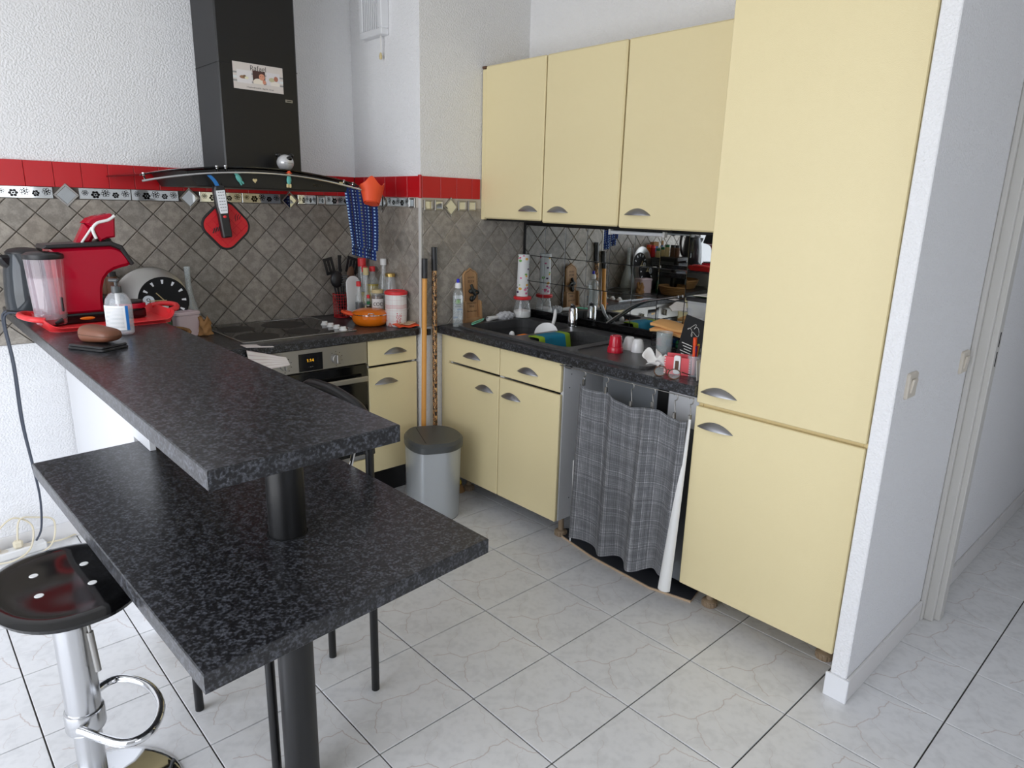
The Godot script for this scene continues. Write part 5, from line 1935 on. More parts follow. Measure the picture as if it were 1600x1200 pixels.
	b = bottle("hot_sauce", "tiny red sauce bottle with a red cap and green collar", Vector3(-0.82, W, 0.302), V([0, 0, 0.012, 0, 0.0135, 0.002, 0.0135, 0.07, 0.006, 0.09, 0.006, 0.125]), M.glass, M.soy, 0.08, M.red_plastic, 0.0085, 0.014, "bottles in the hob corner")
	part("collar", lathed(V([0.006, 0.09, 0.0085, 0.09, 0.0085, 0.104, 0.006, 0.105]), 14), M.green, b)
	b = bottle("ketchup_bottle", "red and white topped squeeze bottle just under the blue towel", Vector3(-0.758, W, 0.142), V([0, 0, 0.028, 0, 0.030, 0.003, 0.030, 0.18, 0.026, 0.22, 0.018, 0.265, 0.018, 0.275]), M.glass, M.red_matte, 0.1, M.red_plastic, 0.022, 0.040, "bottles in the hob corner")
	b = bottle("sauce_bottle", "slim red-capped bottle half hidden behind the cork bottle", Vector3(-0.772, W, 0.190), V([0, 0, 0.02, 0, 0.022, 0.003, 0.022, 0.15, 0.014, 0.2, 0.013, 0.25]), M.glass, M.oil, 0.14, M.red_plastic, 0.016, 0.026, "bottles in the hob corner")
	# canister
	var c := thing("canister", "white and red printed tin canister with a red lid", "canister", Vector3(-0.772, W, 0.488), -0.1)
	part("tin", lathed(V([0, 0, 0.050, 0, 0.052, 0.003, 0.054, 0.06, 0.054, 0.163]), 40), M.tin_print, c)
	part("lid", lathed(V([0.054, 0.160, 0.0575, 0.160, 0.0585, 0.164, 0.058, 0.173, 0.050, 0.178, 0.048, 0.174, 0, 0.174]), 40), M.red_plastic, c)
	st = tubed(smooth([Vector3(0.0, 0.155, 0.0555), Vector3(0.03, 0.150, 0.0475), Vector3(0.05, 0.153, 0.026), Vector3(0.0565, 0.160, 0.0)], 4), 0.0012, 6)
	part("wire_clasp", st, M.steel, c)
	# casserole
	c = thing("casserole", "orange enamel casserole with two handles and a glass-rimmed lid", "casserole", Vector3(-0.868, W, 0.395), -0.5)
	part("pot", lathed(V([0, 0.001, 0.068, 0.001, 0.078, 0.006, 0.089, 0.022, 0.093, 0.04, 0.0925, 0.056, 0.095, 0.058]), 40), M.orange_enamel, c)
	part("steel_rim", lathed(V([0.090, 0.057, 0.0965, 0.057, 0.0965, 0.061, 0.090, 0.0615]), 40), M.chrome, c)
	part("lid", lathed(V([0.092, 0.061, 0.093, 0.063, 0.080, 0.072, 0.062, 0.079, 0.035, 0.083, 0, 0.083]), 40), M.orange_enamel, c)
	for q in 2:
		st = ns()
		var sx := -1.0 if q == 0 else 1.0
		tube(st, smooth([Vector3(sx * 0.085, 0.055, -0.026), Vector3(sx * 0.12, 0.064, -0.028), Vector3(sx * 0.138, 0.070, 0.0), Vector3(sx * 0.12, 0.064, 0.028), Vector3(sx * 0.085, 0.055, 0.026)], 5), 0.0075, 8)
		part("handle", st, M.orange_silicone, c)
	st = tubed(smooth([Vector3(-0.012, 0.058, 0.096), Vector3(-0.012, 0.07, 0.100), Vector3(0.012, 0.07, 0.100), Vector3(0.012, 0.058, 0.096)], 3), 0.002, 6)
	part("clip", st, M.chrome, c)
	# orange pads
	c = thing("sponge_cloth", "folded orange cleaning cloth at the worktop corner by the canister", "cloth", Vector3(-0.765, W, 0.545), -0.15)
	st = ns()
	sheet(st, func(a: float, v: float): return Vector3(lerpf(-0.055, 0.055, a) + 0.01 * v, 0.008 + 0.003 * sin(a * 9.0) + 0.003 * sin(v * 5.0), lerpf(-0.03, 0.045, v)), 14, 8, 0.006)
	part("lower_fold", st, M.orange_silicone, c)
	st = ns()
	sheet(st, func(a: float, v: float): return Vector3(lerpf(-0.035, 0.05, a), 0.016 + 0.004 * sin(a * 7.0 + 1.0), lerpf(-0.035, 0.03, v)), 12, 6, 0.004)
	part("upper_fold", st, M.chipboard, c)
	# striped cloth over the worktop edge
	c = thing("dish_cloth", "white striped cloth draped over the worktop edge above the oven", "cloth", Vector3(-1.50, 0.9, 0.605))
	st = ns()
	sheet(st, func(a: float, v: float):
		var x := lerpf(-0.10, 0.068, a) + 0.004 * v
		var y := lerpf(lerpf(-0.008, -0.062, a), lerpf(-0.10, -0.090, a), v)
		return Vector3(x, y, 0.010 + 0.03 * v + 0.004 * sin(a * 9.0)), 16, 8, 0.006)
	part("cloth_fold", st, M.stripes_cloth, c)
	st = ns()
	sheet(st, func(a: float, v: float): return Vector3(lerpf(-0.10, 0.02, a), 0.004 - 0.012 * a, lerpf(-0.05, 0.012, v)), 8, 4, 0.003)
	part("cloth_fold", st, M.stripes_cloth, c)
	# clock leaning on the tiles
	c = thing("table_clock", "large round brushed metal clock with an offset black dial", "clock", Vector3(-1.812, W, 0.135), -0.12)
	var lean := Transform3D(Basis(Vector3.RIGHT, -0.1), Vector3(0, 0.154, -0.02))
	var tip := lean * Transform3D(Basis(Vector3.RIGHT, PI / 2), Vector3.ZERO)
	part("ring", lathed(V([0, -0.03, 0.120, -0.03, 0.148, -0.012, 0.154, 0.004, 0.150, 0.026, 0.135, 0.032, 0, 0.032]), 64, tip), M.steel, c)
	var off := lean * Transform3D(Basis(), Vector3(0.047, 0.004, 0.032))
	var dial := part("dial", lathed(V([0, 0.0, 0.103, 0.0, 0.103, 0.002, 0.101, 0.0035, 0, 0.0035]), 48, off * Transform3D(Basis(Vector3.RIGHT, PI / 2), Vector3.ZERO)), M.dial_black, c)
	for k in 12:
		if k == 9:
			continue
		st = ns()
		var a := TAU * k / 12
		var q := P2([-0.003, 0.072, 0.003, 0.072, 0.0055, 0.09, -0.0055, 0.09])
		prism(st, q, 0.0008, 0.0, off * Transform3D(Basis(Vector3(0, 0, 1), -a), Vector3(0, 0, 0.0035)))
		part("hour_mark", st, M.lens, dial)
	st = ns()
	lathe(st, V([0, 0, 0.024, 0, 0.024, 0.0008, 0, 0.0008]), 28, off * Transform3D(Basis(Vector3.RIGHT, PI / 2), Vector3(-0.062, 0, 0.0035)))
	part("nine_disc", st, M.silver_plastic, dial)
	text("numeral", "9", 0.024, M.ink, dial, off * Transform3D(Basis(), Vector3(-0.062, 0, 0.0046)))
	for k in 2:
		st = ns()
		bx(st, Vector3([-0.025, -0.02][k], 0, 0.007), Vector3([0.07, 0.05][k], 0.004, 0.001), 0.0003, off * Transform3D(Basis(Vector3(0, 0, 1), [0.0, -0.85][k]), Vector3.ZERO))
		part("hand", st, M.label_cream, dial)
	# carafe, tub, bag, green bottle
	c = thing("glass_carafe", "empty clear glass carafe with a long thin neck", "carafe", Vector3(-1.642, W, 0.10))
	part("glass_body", lathed(V([0, 0, 0.046, 0, 0.053, 0.006, 0.054, 0.03, 0.046, 0.075, 0.031, 0.12, 0.018, 0.17, 0.0135, 0.22, 0.013, 0.288, 0.0155, 0.294, 0.0155, 0.300, 0.0125, 0.300, 0.011, 0.22, 0.015, 0.17, 0.028, 0.12, 0.043, 0.075, 0.051, 0.03, 0.044, 0.006, 0, 0.005]), 32), M.carafe_glass, c)
	c = thing("lidded_tub", "pale pink plastic tub with a ribbed lid behind the bar", "tub", Vector3(-1.70, W, 0.185), 0.2)
	part("tub", slab(rrect(0.108, 0.085, 0.014, 4), 0.0, 0.098, 0.002, true, 0.003), M.pink, c)
	part("lid", slab(rrect(0.116, 0.092, 0.016, 4), 0.098, 0.014, 0.004, true, 0.001), M.pink, c)
	for k in 6:
		st = ns()
		bx(st, Vector3(-0.02 + 0.008 * k + 0.01, 0.1125, 0), Vector3(0.003, 0.002, 0.055), 0.0006)
		part("rib", st, M.pink, c)
	c = thing("paper_bag", "crumpled brown paper bag beside the pink tub", "paper bag", Vector3(-1.625, W, 0.215))
	st = ns()
	sheet(st, func(a: float, v: float):
		var an := TAU * a
		var r := 0.030 * (1.0 - 0.25 * v) * (1.0 + 0.18 * sin(an * 5.0 + v * 7.0) + 0.12 * sin(an * 3.0 - v * 11.0))
		return Vector3(-cos(an) * r, 0.002 + v * 0.075 * (1.0 + 0.15 * sin(an * 4.0)), sin(an) * r), 26, 9, 0.001)
	part("bag", st, M.kraft, c)
	c = bottle("water_bottle", "green glass bottle with a white cap in front of the clock", Vector3(-1.80, W, 0.265), V([0, 0, 0.024, 0, 0.026, 0.004, 0.026, 0.085, 0.016, 0.125, 0.0125, 0.135, 0.0125, 0.145]), M.green_glass, null, 0.0, M.white_plastic, 0.0165, 0.016)
	wrapped(c, "neck_label", 0.0172, 0.126, 0.142, -PI, PI, M.label_blue)
	# what only the mirror shows: mini oven with spice jars, straw basket, black bin lid
	c = thing("mini_oven", "small black table oven standing at the end of the worktop behind the bar", "oven", Vector3(-2.05, W, 0.19))
	part("body", box(Vector3(-0.065, 0.008, -0.15), Vector3(0.09, 0.215, 0.13), 0.006), M.black_satin, c)
	part("vent_panel", box(Vector3(0.09, 0.06, -0.1), Vector3(0.094, 0.18, 0.1), 0.001), M.lid_grey, c)
	part("glass_door", box(Vector3(-0.055, 0.03, 0.13), Vector3(0.08, 0.19, 0.136), 0.002), M.dark_glass, c)
	for p in [[-0.05, -0.13], [-0.05, 0.11], [0.07, -0.13], [0.07, 0.11]]:
		st = ns()
		cyl(st, Vector3(p[0], 0, p[1]), 0.01, 0.009, 10)
		part("foot", st, M.black_plastic, c)
	var jl := ["brown-capped spice jar, first on the mini oven", "brown-capped spice jar, second on the mini oven", "green-capped spice jar on the mini oven", "squat pale green pot among the spice jars", "red-capped spice jar on the mini oven", "orange-capped spice jar at the end of the mini oven"]
	for k in 6:
		var j := thing("spice_jar", jl[k], "jar", Vector3(-1.995 - 0.008 * (k % 2), W + 0.2155, 0.29 - k * 0.047), 0.0, "spice jars on the mini oven")
		var hh := 0.05 if k == 3 else 0.072
		part("jar_wall", lathed(V([0, 0, 0.019, 0, 0.02, 0.002, 0.02, hh, 0.017, hh + 0.004]), 16), [M.dark_wood, M.dark_wood, M.label_cream, M.label_cream, M.red_matte, M.orange_enamel][k], j)
		part("cap", lathed(V([0, hh + 0.003, 0.0185, hh + 0.003, 0.0185, hh + 0.022, 0, hh + 0.023]), 16), [M.black_plastic, M.black_plastic, M.green, M.green, M.red_plastic, M.orange_silicone][k], j)
	c = thing("coffee_box", "small brown box with a blue label behind the coffee machine", "box", Vector3(-2.075, W + 0.2155, 0.05))
	part("carton", box(Vector3(-0.045, 0, -0.02), Vector3(0.025, 0.115, 0.02), 0.001), M.kraft, c)
	part("label", box(Vector3(-0.035, 0.03, 0.02), Vector3(0.015, 0.08, 0.0205), 0), M.label_blue, c)
	c = thing("straw_basket", "low round braided straw basket on the worktop behind the bar", "basket", Vector3(-1.895, W, 0.40))
	st = ns()
	cyl(st, Vector3(0, 0.0, 0), 0.115, 0.01, 28)
	part("basket_floor", st, M.straw, c)
	st = ns()
	for k in 5:
		var ring := []
		for q in 40:
			var a := TAU * q / 40
			var r := 0.115 + 0.006 * k + 0.004 * sin(a * 20.0 + k * PI)
			ring.append(Vector3(cos(a) * r, 0.010 + k * 0.013, sin(a) * r))
		tube(st, ring, 0.0085, 6, true)
	part("braid", st, M.straw, c)


func sink_things() -> void:
	var W := 0.9002
	var b := thing("soap_bottle", "clear dish soap bottle with a blue and white cap", "bottle", Vector3(-0.532, W, 0.69), 0.4)
	var el := Transform3D(Basis.from_scale(Vector3(1.0, 1, 0.62)), Vector3.ZERO)
	part("bottle_wall", lathed(V([0, 0.001, 0.034, 0.001, 0.037, 0.006, 0.036, 0.10, 0.037, 0.165, 0.032, 0.182, 0.014, 0.194, 0.013, 0.2]), 28, el), M.glass, b)
	part("soap", lathed(V([0, 0.004, 0.032, 0.004, 0.0345, 0.01, 0.034, 0.10, 0.0345, 0.12, 0, 0.12]), 28, el), M.glass, b)
	var st := ns()
	sheet(st, func(u: float, v: float):
		var a := lerpf(1.0, PI - 1.0 + 1.2, u)
		return Vector3(sin(a) * 0.0378, lerpf(0.155, 0.03, v), cos(a) * 0.0378 * 0.62), 12, 1, 0.0004)
	part("label", st, M.soap_label, b)
	part("cap", lathed(V([0, 0.197, 0.0165, 0.197, 0.017, 0.2, 0.0155, 0.218, 0.012, 0.224, 0, 0.224]), 18), M.white_plastic, b)
	part("nozzle", lathed(V([0, 0.223, 0.008, 0.223, 0.008, 0.238, 0.006, 0.243, 0, 0.243]), 14), M.blue_cap, b)
	# wooden bottle opener plaque leaning on the tiles
	b = thing("bottle_opener_plaque", "wooden wall plaque with a cast iron bottle opener leaning on the tiles", "bottle opener", Vector3(-0.405, W, 0.640))
	b.rotation.x = -0.07
	var outl := P2([-0.047, 0, 0.047, 0, 0.047, 0.255, 0.034, 0.270, 0.016, 0.277, 0.0, 0.288, -0.016, 0.277, -0.034, 0.270, -0.047, 0.255])
	part("board", prismed(outl, 0.012, 0.002), M.wood_grain, b)
	part("catch_box", prismed(P2([-0.058, 0, 0.058, 0, 0.058, 0.11, 0.046, 0.118, 0.046, 0.03, -0.046, 0.03, -0.046, 0.118, -0.058, 0.11]), 0.03, 0.001, Transform3D(Basis(), Vector3(0, 0, -0.002))), M.wood_grain, b)
	st = ns()
	var inner := []
	for p in inset(ccw(outl), 0.007):
		inner.append(Vector3(p.x, p.y, 0.0122))
	tube(st, inner, 0.0009, 4, true)
	part("printed_border", st, M.ink, b)
	text("lettering", "OPENER", 0.008, M.ink, b, Transform3D(Basis(), Vector3(0, 0.238, 0.0122)), true)
	text("lettering", "BEER", 0.012, M.ink, b, Transform3D(Basis(), Vector3(0, 0.218, 0.0122)), true)
	text("lettering", "COLD & FRESH", 0.0065, M.ink, b, Transform3D(Basis(), Vector3(0, 0.104, 0.0122)), true)
	text("lettering", "BAR", 0.011, M.ink, b, Transform3D(Basis(), Vector3(0, 0.088, 0.0122)), true)
	text("lettering", "The best Bar", 0.008, M.ink, b, Transform3D(Basis(), Vector3(0, 0.062, 0.0122)), true)
	st = ns()
	ell(st, Vector3(0, 0.168, 0.022), Vector3(0.024, 0.015, 0.012), 16, 10)
	ell(st, Vector3(-0.004, 0.128, 0.02), Vector3(0.013, 0.016, 0.010), 14, 8)
	tube(st, smooth([Vector3(0, 0.20, 0.014), Vector3(0, 0.185, 0.022), Vector3(0.0, 0.165, 0.028), Vector3(0.014, 0.145, 0.026), Vector3(0.004, 0.125, 0.022)], 4), 0.008, 8)
	tube(st, smooth([Vector3(0.008, 0.172, 0.026), Vector3(0.03, 0.166, 0.03), Vector3(0.038, 0.155, 0.024), Vector3(0.022, 0.148, 0.02)], 4), 0.005, 8)
	part("opener", st, M.iron, b)
	# brush, loop scrubber
	b = thing("scrub_brush", "white fluffy bottle brush lying behind the sink", "brush", Vector3(-0.24, W + 0.013, 0.695), -0.12)
	part("handle", tubed(smooth([Vector3(-0.10, 0.008, 0.018), Vector3(-0.07, 0.011, 0.014), Vector3(-0.02, 0.012, 0.004)], 4), [0.013, 0.014, 0.014, 0.013, 0.012, 0.011, 0.010, 0.009, 0.008], 10), M.paper, b)
	st = ns()
	sheet(st, func(u: float, v: float):
		var a := TAU * u
		var r := 0.023 * pow(sin(PI * clampf(v, 0.02, 0.98)), 0.4) * (1.0 + 0.13 * sin(a * 7.0 + v * 31.0) + 0.1 * sin(a * 4.0 - v * 23.0))
		return Vector3(-0.03 + 0.115 * v, 0.014 + sin(a) * r, cos(a) * r), 30, 22, 0.001)
	part("bristle_head", st, M.terry, b)
	b = thing("loop_scrubber", "mint green plastic loop tool on the sink ledge by the plaque", "tool", Vector3(-0.44, W + 0.013, 0.735))
	part("loop", tubed(smooth([Vector3(-0.045, 0, 0.012), Vector3(-0.03, 0.006, 0.0), Vector3(0.03, 0.014, -0.012), Vector3(0.06, 0.016, -0.02), Vector3(0.03, 0.010, -0.002), Vector3(-0.03, 0.004, 0.016)], 5, true), 0.003, 6, true), M.mint, b)
	part("stem", tubed([Vector3(0.06, 0.016, -0.02), Vector3(0.14, 0.02, -0.04)], 0.0025, 6), M.lid_grey, b)
	# jar with floral roll on top
	b = thing("sugar_jar", "glass jar half full of white powder with a red lid", "jar", Vector3(-0.098, W + 0.012, 0.71))
	part("jar_wall", lathed(V([0, 0, 0.046, 0, 0.050, 0.005, 0.049, 0.04, 0.041, 0.075, 0.037, 0.09, 0.038, 0.103]), 32), M.glass, b)
	part("powder", lathed(V([0, 0.003, 0.045, 0.003, 0.047, 0.008, 0.0465, 0.036, 0.03, 0.042, 0, 0.044]), 30), M.paper, b)
	part("lid", lathed(V([0, 0.100, 0.047, 0.100, 0.049, 0.103, 0.049, 0.113, 0.046, 0.116, 0, 0.116]), 32), M.red_plastic, b)
	b = thing("kitchen_roll", "white floral paper roll standing on the red jar lid", "paper roll", Vector3(-0.102, W + 0.129, 0.71))
	b.rotation.z = -0.03
	part("roll", lathed(V([0.012, 0, 0.031, 0, 0.031, 0.225, 0.012, 0.225]), 30), M.floral_paper, b)
	# tap
	b = thing("mixer_tap", "chrome mixer tap on the sink ledge before the mirror", "tap", Vector3(-0.085, W + 0.009, 1.075))
	part("body", lathed(V([0, 0, 0.027, 0, 0.027, 0.004, 0.024, 0.006, 0.024, 0.072, 0.022, 0.076, 0.022, 0.092, 0.017, 0.100, 0, 0.101]), 28), M.chrome, b)
	st = ns()
	bx(st, Vector3(0.0, 0.103, -0.002), Vector3(0.02, 0.018, 0.024), 0.004)
	part("lever_mount", st, M.black_plastic, b)
	st = tubed([Vector3(0.0, 0.108, 0.0), Vector3(0.0, 0.114, -0.012)], 0.007, 10)
	part("lever", st, M.chrome, b)
	part("spout", tubed(smooth([Vector3(0.058, 0.04, 0.18), Vector3(0.056, 0.098, 0.266), Vector3(0.055, 0.137, 0.321), Vector3(0.055, 0.172, 0.394), Vector3(0.055, 0.194, 0.484), Vector3(0.055, 0.218, 0.586)], 5), 0.006, 10), M.chrome, b)
	# skimmer and brush in the first bowl, cloth over the divider
	b = thing("skimmer", "white plastic skimmer with a long handle standing in the first sink bowl", "skimmer", Vector3(-0.24, 0.9, 1.04))
	st = ns()
	lathe(st, V([0, 0, 0.045, 0.004, 0.058, 0.012, 0.059, 0.014, 0.045, 0.007, 0, 0.003]), 32, Transform3D(Basis(Vector3(0, 0, 1), 0.9) * Basis(Vector3.RIGHT, 0.5), Vector3(-0.03, -0.012, 0.03)))
	part("disc", st, M.white_plastic, b)
	part("handle", tubed(smooth([Vector3(-0.04, -0.012, 0.03), Vector3(0.0, 0.015, 0.03), Vector3(0.035, 0.06, 0.02), Vector3(0.05, 0.105, 0.01)], 5), [0.008, 0.0075, 0.007, 0.007, 0.007, 0.007, 0.0075, 0.008, 0.0085, 0.009, 0.009, 0.009, 0.009, 0.0085, 0.007, 0.004], 8), M.white_plastic, b)
	b = thing("dish_brush", "dish brush with a round white head in the first sink bowl", "brush", Vector3(-0.44, 0.9, 1.0))
	st = ns()
	ell(st, Vector3(0, -0.005, 0.0), Vector3(0.014, 0.018, 0.014), 16, 10)
	part("head", st, M.white_plastic, b)
	part("neck", tubed([Vector3(0.002, -0.02, 0.004), Vector3(0.02, -0.07, 0.03)], 0.012, 10), M.mint, b)
	b = thing("peeler", "yellow-handled kitchen tool lying across the first sink bowl", "tool", Vector3(-0.39, 0.895, 1.06))
	part("handle", tubed(smooth([Vector3(-0.05, -0.005, -0.03), Vector3(-0.02, 0.004, 0.0), Vector3(0.0, -0.004, 0.04)], 4), 0.006, 8), M.orange_enamel, b)
	part("grip", tubed([Vector3(0.0, -0.004, 0.04), Vector3(0.004, -0.012, 0.06)], 0.011, 10), M.black_plastic, b)
	b = thing("sink_cloth", "teal towelling cloth with lime green ends over the sink divider", "cloth", Vector3(-0.36, 0.909, 1.185))
	for q in 3:
		st = ns()
		var u0: float = [0.0, 0.16, 0.82][q]
		var u1: float = [0.16, 0.82, 1.0][q]
		sheet(st, func(u: float, v: float):
			var w := lerpf(u0, u1, u)
			var x := lerpf(-0.115, 0.095, w) + 0.01 * v
			var s := v * 0.20
			var p := Vector3(x, 0.005, s - 0.055)
			if s > 0.085:
				p = Vector3(x, 0.005 - (s - 0.085) * 0.85, 0.03 + (s - 0.085) * 0.12)
			elif s < 0.02:
				p = Vector3(x, 0.005 - (0.02 - s), -0.035)
			return p + Vector3(0, 0, 0.004 * sin(w * 9.0 + v)), 10, 16, 0.004)
		part("lime_end" if q != 1 else "teal_middle", st, M.lime_cloth if q != 1 else M.teal_cloth, b)
	# cups on the drainer
	var D := 0.9045
	for k in 2:
		b = thing("tumbler_cup", ["red cup upside down on the drainer, lower of the nested pair", "red cup upside down on top of the other red cup"][k], "cup", Vector3(-0.385, D + k * 0.019, 1.60), 0.0, "nested red cups")
		part("cup", lathed([V([0.032, 0, 0.0345, 0, 0.0350, 0.003, 0.0335, 0.020, 0.0315, 0.0245, 0.028, 0.026, 0.020, 0.05, 0, 0.05]), V([0.0285, 0.0055, 0.0300, 0.0055, 0.0300, 0.009, 0.0255, 0.050, 0.024, 0.0535, 0.018, 0.0535, 0.017, 0.0515, 0, 0.0515])][k], 32), M.red_cup, b)
	for k in 2:
		b = thing("ribbed_cup", ["white ribbed cup upside down on the drainer, nearer the mirror", "white ribbed cup upside down on the drainer, nearer the worktop's front edge"][k], "cup", [Vector3(-0.285, D, 1.598), Vector3(-0.30, D, 1.655)][k], 0.0, "white ribbed cups")
		var pr := [Vector2(0.0265, 0), Vector2(0.0285, 0)]
		for q in 7:
			pr.append(Vector2(0.029 - 0.0002 * q * q * 0.5, 0.004 + q * 0.005))
			pr.append(Vector2(0.0282 - 0.0002 * q * q * 0.5, 0.0065 + q * 0.005))
		pr.append_array([Vector2(0.021, 0.050), Vector2(0.016, 0.056), Vector2(0.012, 0.057), Vector2(0, 0.056)])
		part("cup", lathed(pr, 32), M.ceramic, b)
	b = thing("drinking_glass", "clear drinking glass standing at the end of the drainer", "glass", Vector3(-0.235, D, 1.745))
	part("glass_wall", lathed(V([0, 0, 0.031, 0, 0.033, 0.002, 0.036, 0.095, 0.034, 0.095, 0.031, 0.01, 0, 0.008]), 32), M.carafe_glass, b)
	# wire caddy with orange cloth
	b = thing("wire_caddy", "low black wire caddy against the mirror holding cleaning bits", "caddy", Vector3(-0.115, W + 0.009, 1.70))
	st = ns()
	for y in [0.004, 0.03, 0.058]:
		tube(st, [Vector3(-0.05, y, -0.07), Vector3(0.05, y, -0.07), Vector3(0.05, y, 0.1), Vector3(-0.05, y, 0.1)], 0.0016, 5, true)
	for k in 7:
		tube(st, [Vector3(-0.05, 0.004, -0.07 + k * 0.028), Vector3(-0.05, 0.058, -0.07 + k * 0.028)], 0.0013, 5)
		tube(st, [Vector3(-0.05, 0.004, -0.07 + k * 0.028), Vector3(0.05, 0.004, -0.07 + k * 0.028)], 0.0013, 5)
	part("wire_frame", st, M.black_satin, b)
	for k in 3:
		st = ns()
		bx(st, Vector3(-0.01 + 0.01 * k, 0.022, -0.04 + k * 0.045), Vector3(0.06, 0.034, 0.034), 0.006)
		part("sponge", st, [M.salmon, M.label_blue, M.green][k], b)
	b = thing("cleaning_cloth", "folded pale orange cloth on top of the black wire caddy", "cloth", Vector3(-0.115, W + 0.07, 1.71))
	for k in 2:
		st = ns()
		sheet(st, func(u: float, v: float): return Vector3(lerpf(-0.062, 0.058, u), 0.008 + k * 0.022 + 0.012 * sin(u * PI) + 0.006 * sin(v * 5.0 + k), lerpf(-0.085, 0.10, v) + 0.012 * sin(u * 3.0)), 14, 10, 0.012)
		part("fold", st, M.orange_cloth, b)
	# stacked clear boxes
	for k in 2:
		b = thing("storage_box", ["clear plastic storage box with a black lid on the worktop by the fridge cabinet", "clear plastic storage box with a black lid stacked on the other box"][k], "box", Vector3(-0.135, W + 0.131 * k, 1.945), 0.0, "stacked storage boxes")
		st = ns()
		var p := rrect(0.19, 0.24, 0.02, 4)
		sheet(st, func(u: float, v: float):
			var n := p.size()
			var f := fposmod(u, 1.0) * n
			var q := p[int(f) % n].lerp(p[(int(f) + 1) % n], f - floorf(f))
			return Vector3(q.x, 0.0, -q.y) * (0.9 + 0.08 * v) + Vector3(0, 0.002 + v * 0.112, 0), 48, 2, 0.0015)
		part("walls", st, M.frosted, b)
		part("bottom", slab(rrect(0.17, 0.215, 0.018, 4), 0.001, 0.002, 0.0004, true, 0.0), M.frosted, b)
		part("lid", slab(rrect(0.196, 0.246, 0.022, 4), 0.113, 0.017, 0.003, true, 0.001), M.black_plastic, b)
		for q in 3:
			st = ns()
			bx(st, Vector3(-0.05 + 0.04 * q, 0.025, -0.05 + q * 0.05), Vector3(0.045, 0.035, 0.035), 0.008)
			part("contents", st, [M.white_plastic, M.red_matte, M.white_plastic][q], b)
	b = thing("papers", "loose papers lying on the upper storage box lid", "papers", Vector3(-0.14, W + 0.2622, 1.945))
	for k in 4:
		st = ns()
		sheet(st, func(u: float, v: float): return Vector3(lerpf(-0.07, 0.07, u) - 0.012 * k, 0.002 + k * 0.0028 + 0.008 * u * v, lerpf(-0.1, 0.08, v) + k * 0.012), 4, 4, 0.0008)
		part("sheet", st, [M.green, M.label_cream, M.paper, M.paper][k], b)
	# leaflet, pen pot, upright papers
	b = thing("leaflet", "black leaflet with a white line drawing leaning on the storage boxes", "leaflet", Vector3(-0.335, W, 1.918))
	b.transform.basis = FACE_L * Basis(Vector3(0, 0, 1), -0.20)
	part("card", prismed(P2([-0.05, 0.018, 0.05, -0.016, 0.05, 0.2, -0.05, 0.2]), 0.0012, 0.0002), M.black_matte, b)
	var loop := []
	for k in 40:
		var a := TAU * k / 40
		loop.append(Vector3(cos(a) * 0.018 + 0.010 * cos(3 * a + 0.6), 0.148 + sin(a) * 0.018 + 0.010 * sin(4 * a), 0.0016))
	part("line_drawing", tubed(loop, 0.0008, 4, true), M.paper, b)
	for k in 7:
		st = ns()
		bx(st, Vector3(-0.012 + 0.004 * (k % 3), 0.085 - k * 0.011, 0.0014), Vector3(0.05 - 0.008 * (k % 3), 0.003, 0.0004), 0)
		part("print_line", st, M.paper, b)
	b = thing("pen_pot", "small frosted pot of pens beside the fridge cabinet", "pen pot", Vector3(-0.475, W, 2.05))
	part("pot", lathed(V([0, 0, 0.022, 0, 0.024, 0.002, 0.026, 0.08, 0.024, 0.08, 0.022, 0.004, 0, 0.003]), 20), M.frosted, b)
	var pens := [[M.orange_silicone, Vector3(-0.016, 0.150, 0.004), 0.0065, "thick orange marker in the pen pot"], [M.purple, Vector3(-0.012, 0.118, 0.008), 0.004, "dark blue pen in the pen pot"], [M.red_plastic, Vector3(0.002, 0.118, 0.006), 0.004, "red pen in the pen pot"], [M.yellow, Vector3(0.016, 0.122, 0.002), 0.004, "yellow pencil in the pen pot"], [M.black_plastic, Vector3(0.012, 0.134, -0.006), 0.004, "black pen in the pen pot"]]
	for q in pens:
		var p := thing("pen", q[3], "pen", b.position, 0.0, "pens in the pen pot")
		var t: Vector3 = q[1]
		part("barrel", tubed([Vector3(t.x * 0.3, 0.006, t.z * 0.3), t * 0.82], q[2], 8), q[0], p)
		part("cap", tubed([t * 0.82, t], q[2] * 1.15, 8), q[0], p)
	b = thing("paper_sheaf", "sheaf of white papers standing against the fridge cabinet side", "papers", Vector3(-0.48, W, 2.116))
	for k in 5:
		st = ns()
		sheet(st, func(u: float, v: float): return Vector3(lerpf(-0.055, 0.12, u) + 0.008 * k, lerpf(0.002, 0.075 - 0.006 * k + 0.01 * u, v), -0.012 + 0.0065 * k + 0.004 * v * (k - 2)), 3, 4, 0.0012)
		part("sheet", st, M.paper, b)
	# napkin holder, tissue, glasses
	b = thing("napkin_box", "small red box with a white clip on the worktop end", "box", Vector3(-0.47, W, 1.985), 0.35)
	part("back_panel", box(Vector3(-0.006, 0, -0.05), Vector3(0.0, 0.075, 0.05), 0.001), M.salmon, b)
	part("front_panel", box(Vector3(-0.045, 0, -0.05), Vector3(-0.039, 0.068, 0.05), 0.001), M.salmon, b)
	part("floor_panel", box(Vector3(-0.039, 0, -0.05), Vector3(-0.006, 0.004, 0.05), 0.0005), M.salmon, b)
	part("end_panel", box(Vector3(-0.039, 0.004, -0.05), Vector3(-0.006, 0.055, -0.045), 0.0005), M.red_matte, b)
	part("white_clip", prismed(rrect(0.026, 0.072, 0.008, 4), 0.006, 0.002, Transform3D(FACE_L, Vector3(-0.045, 0.040, 0.0)), true), M.ceramic, b)
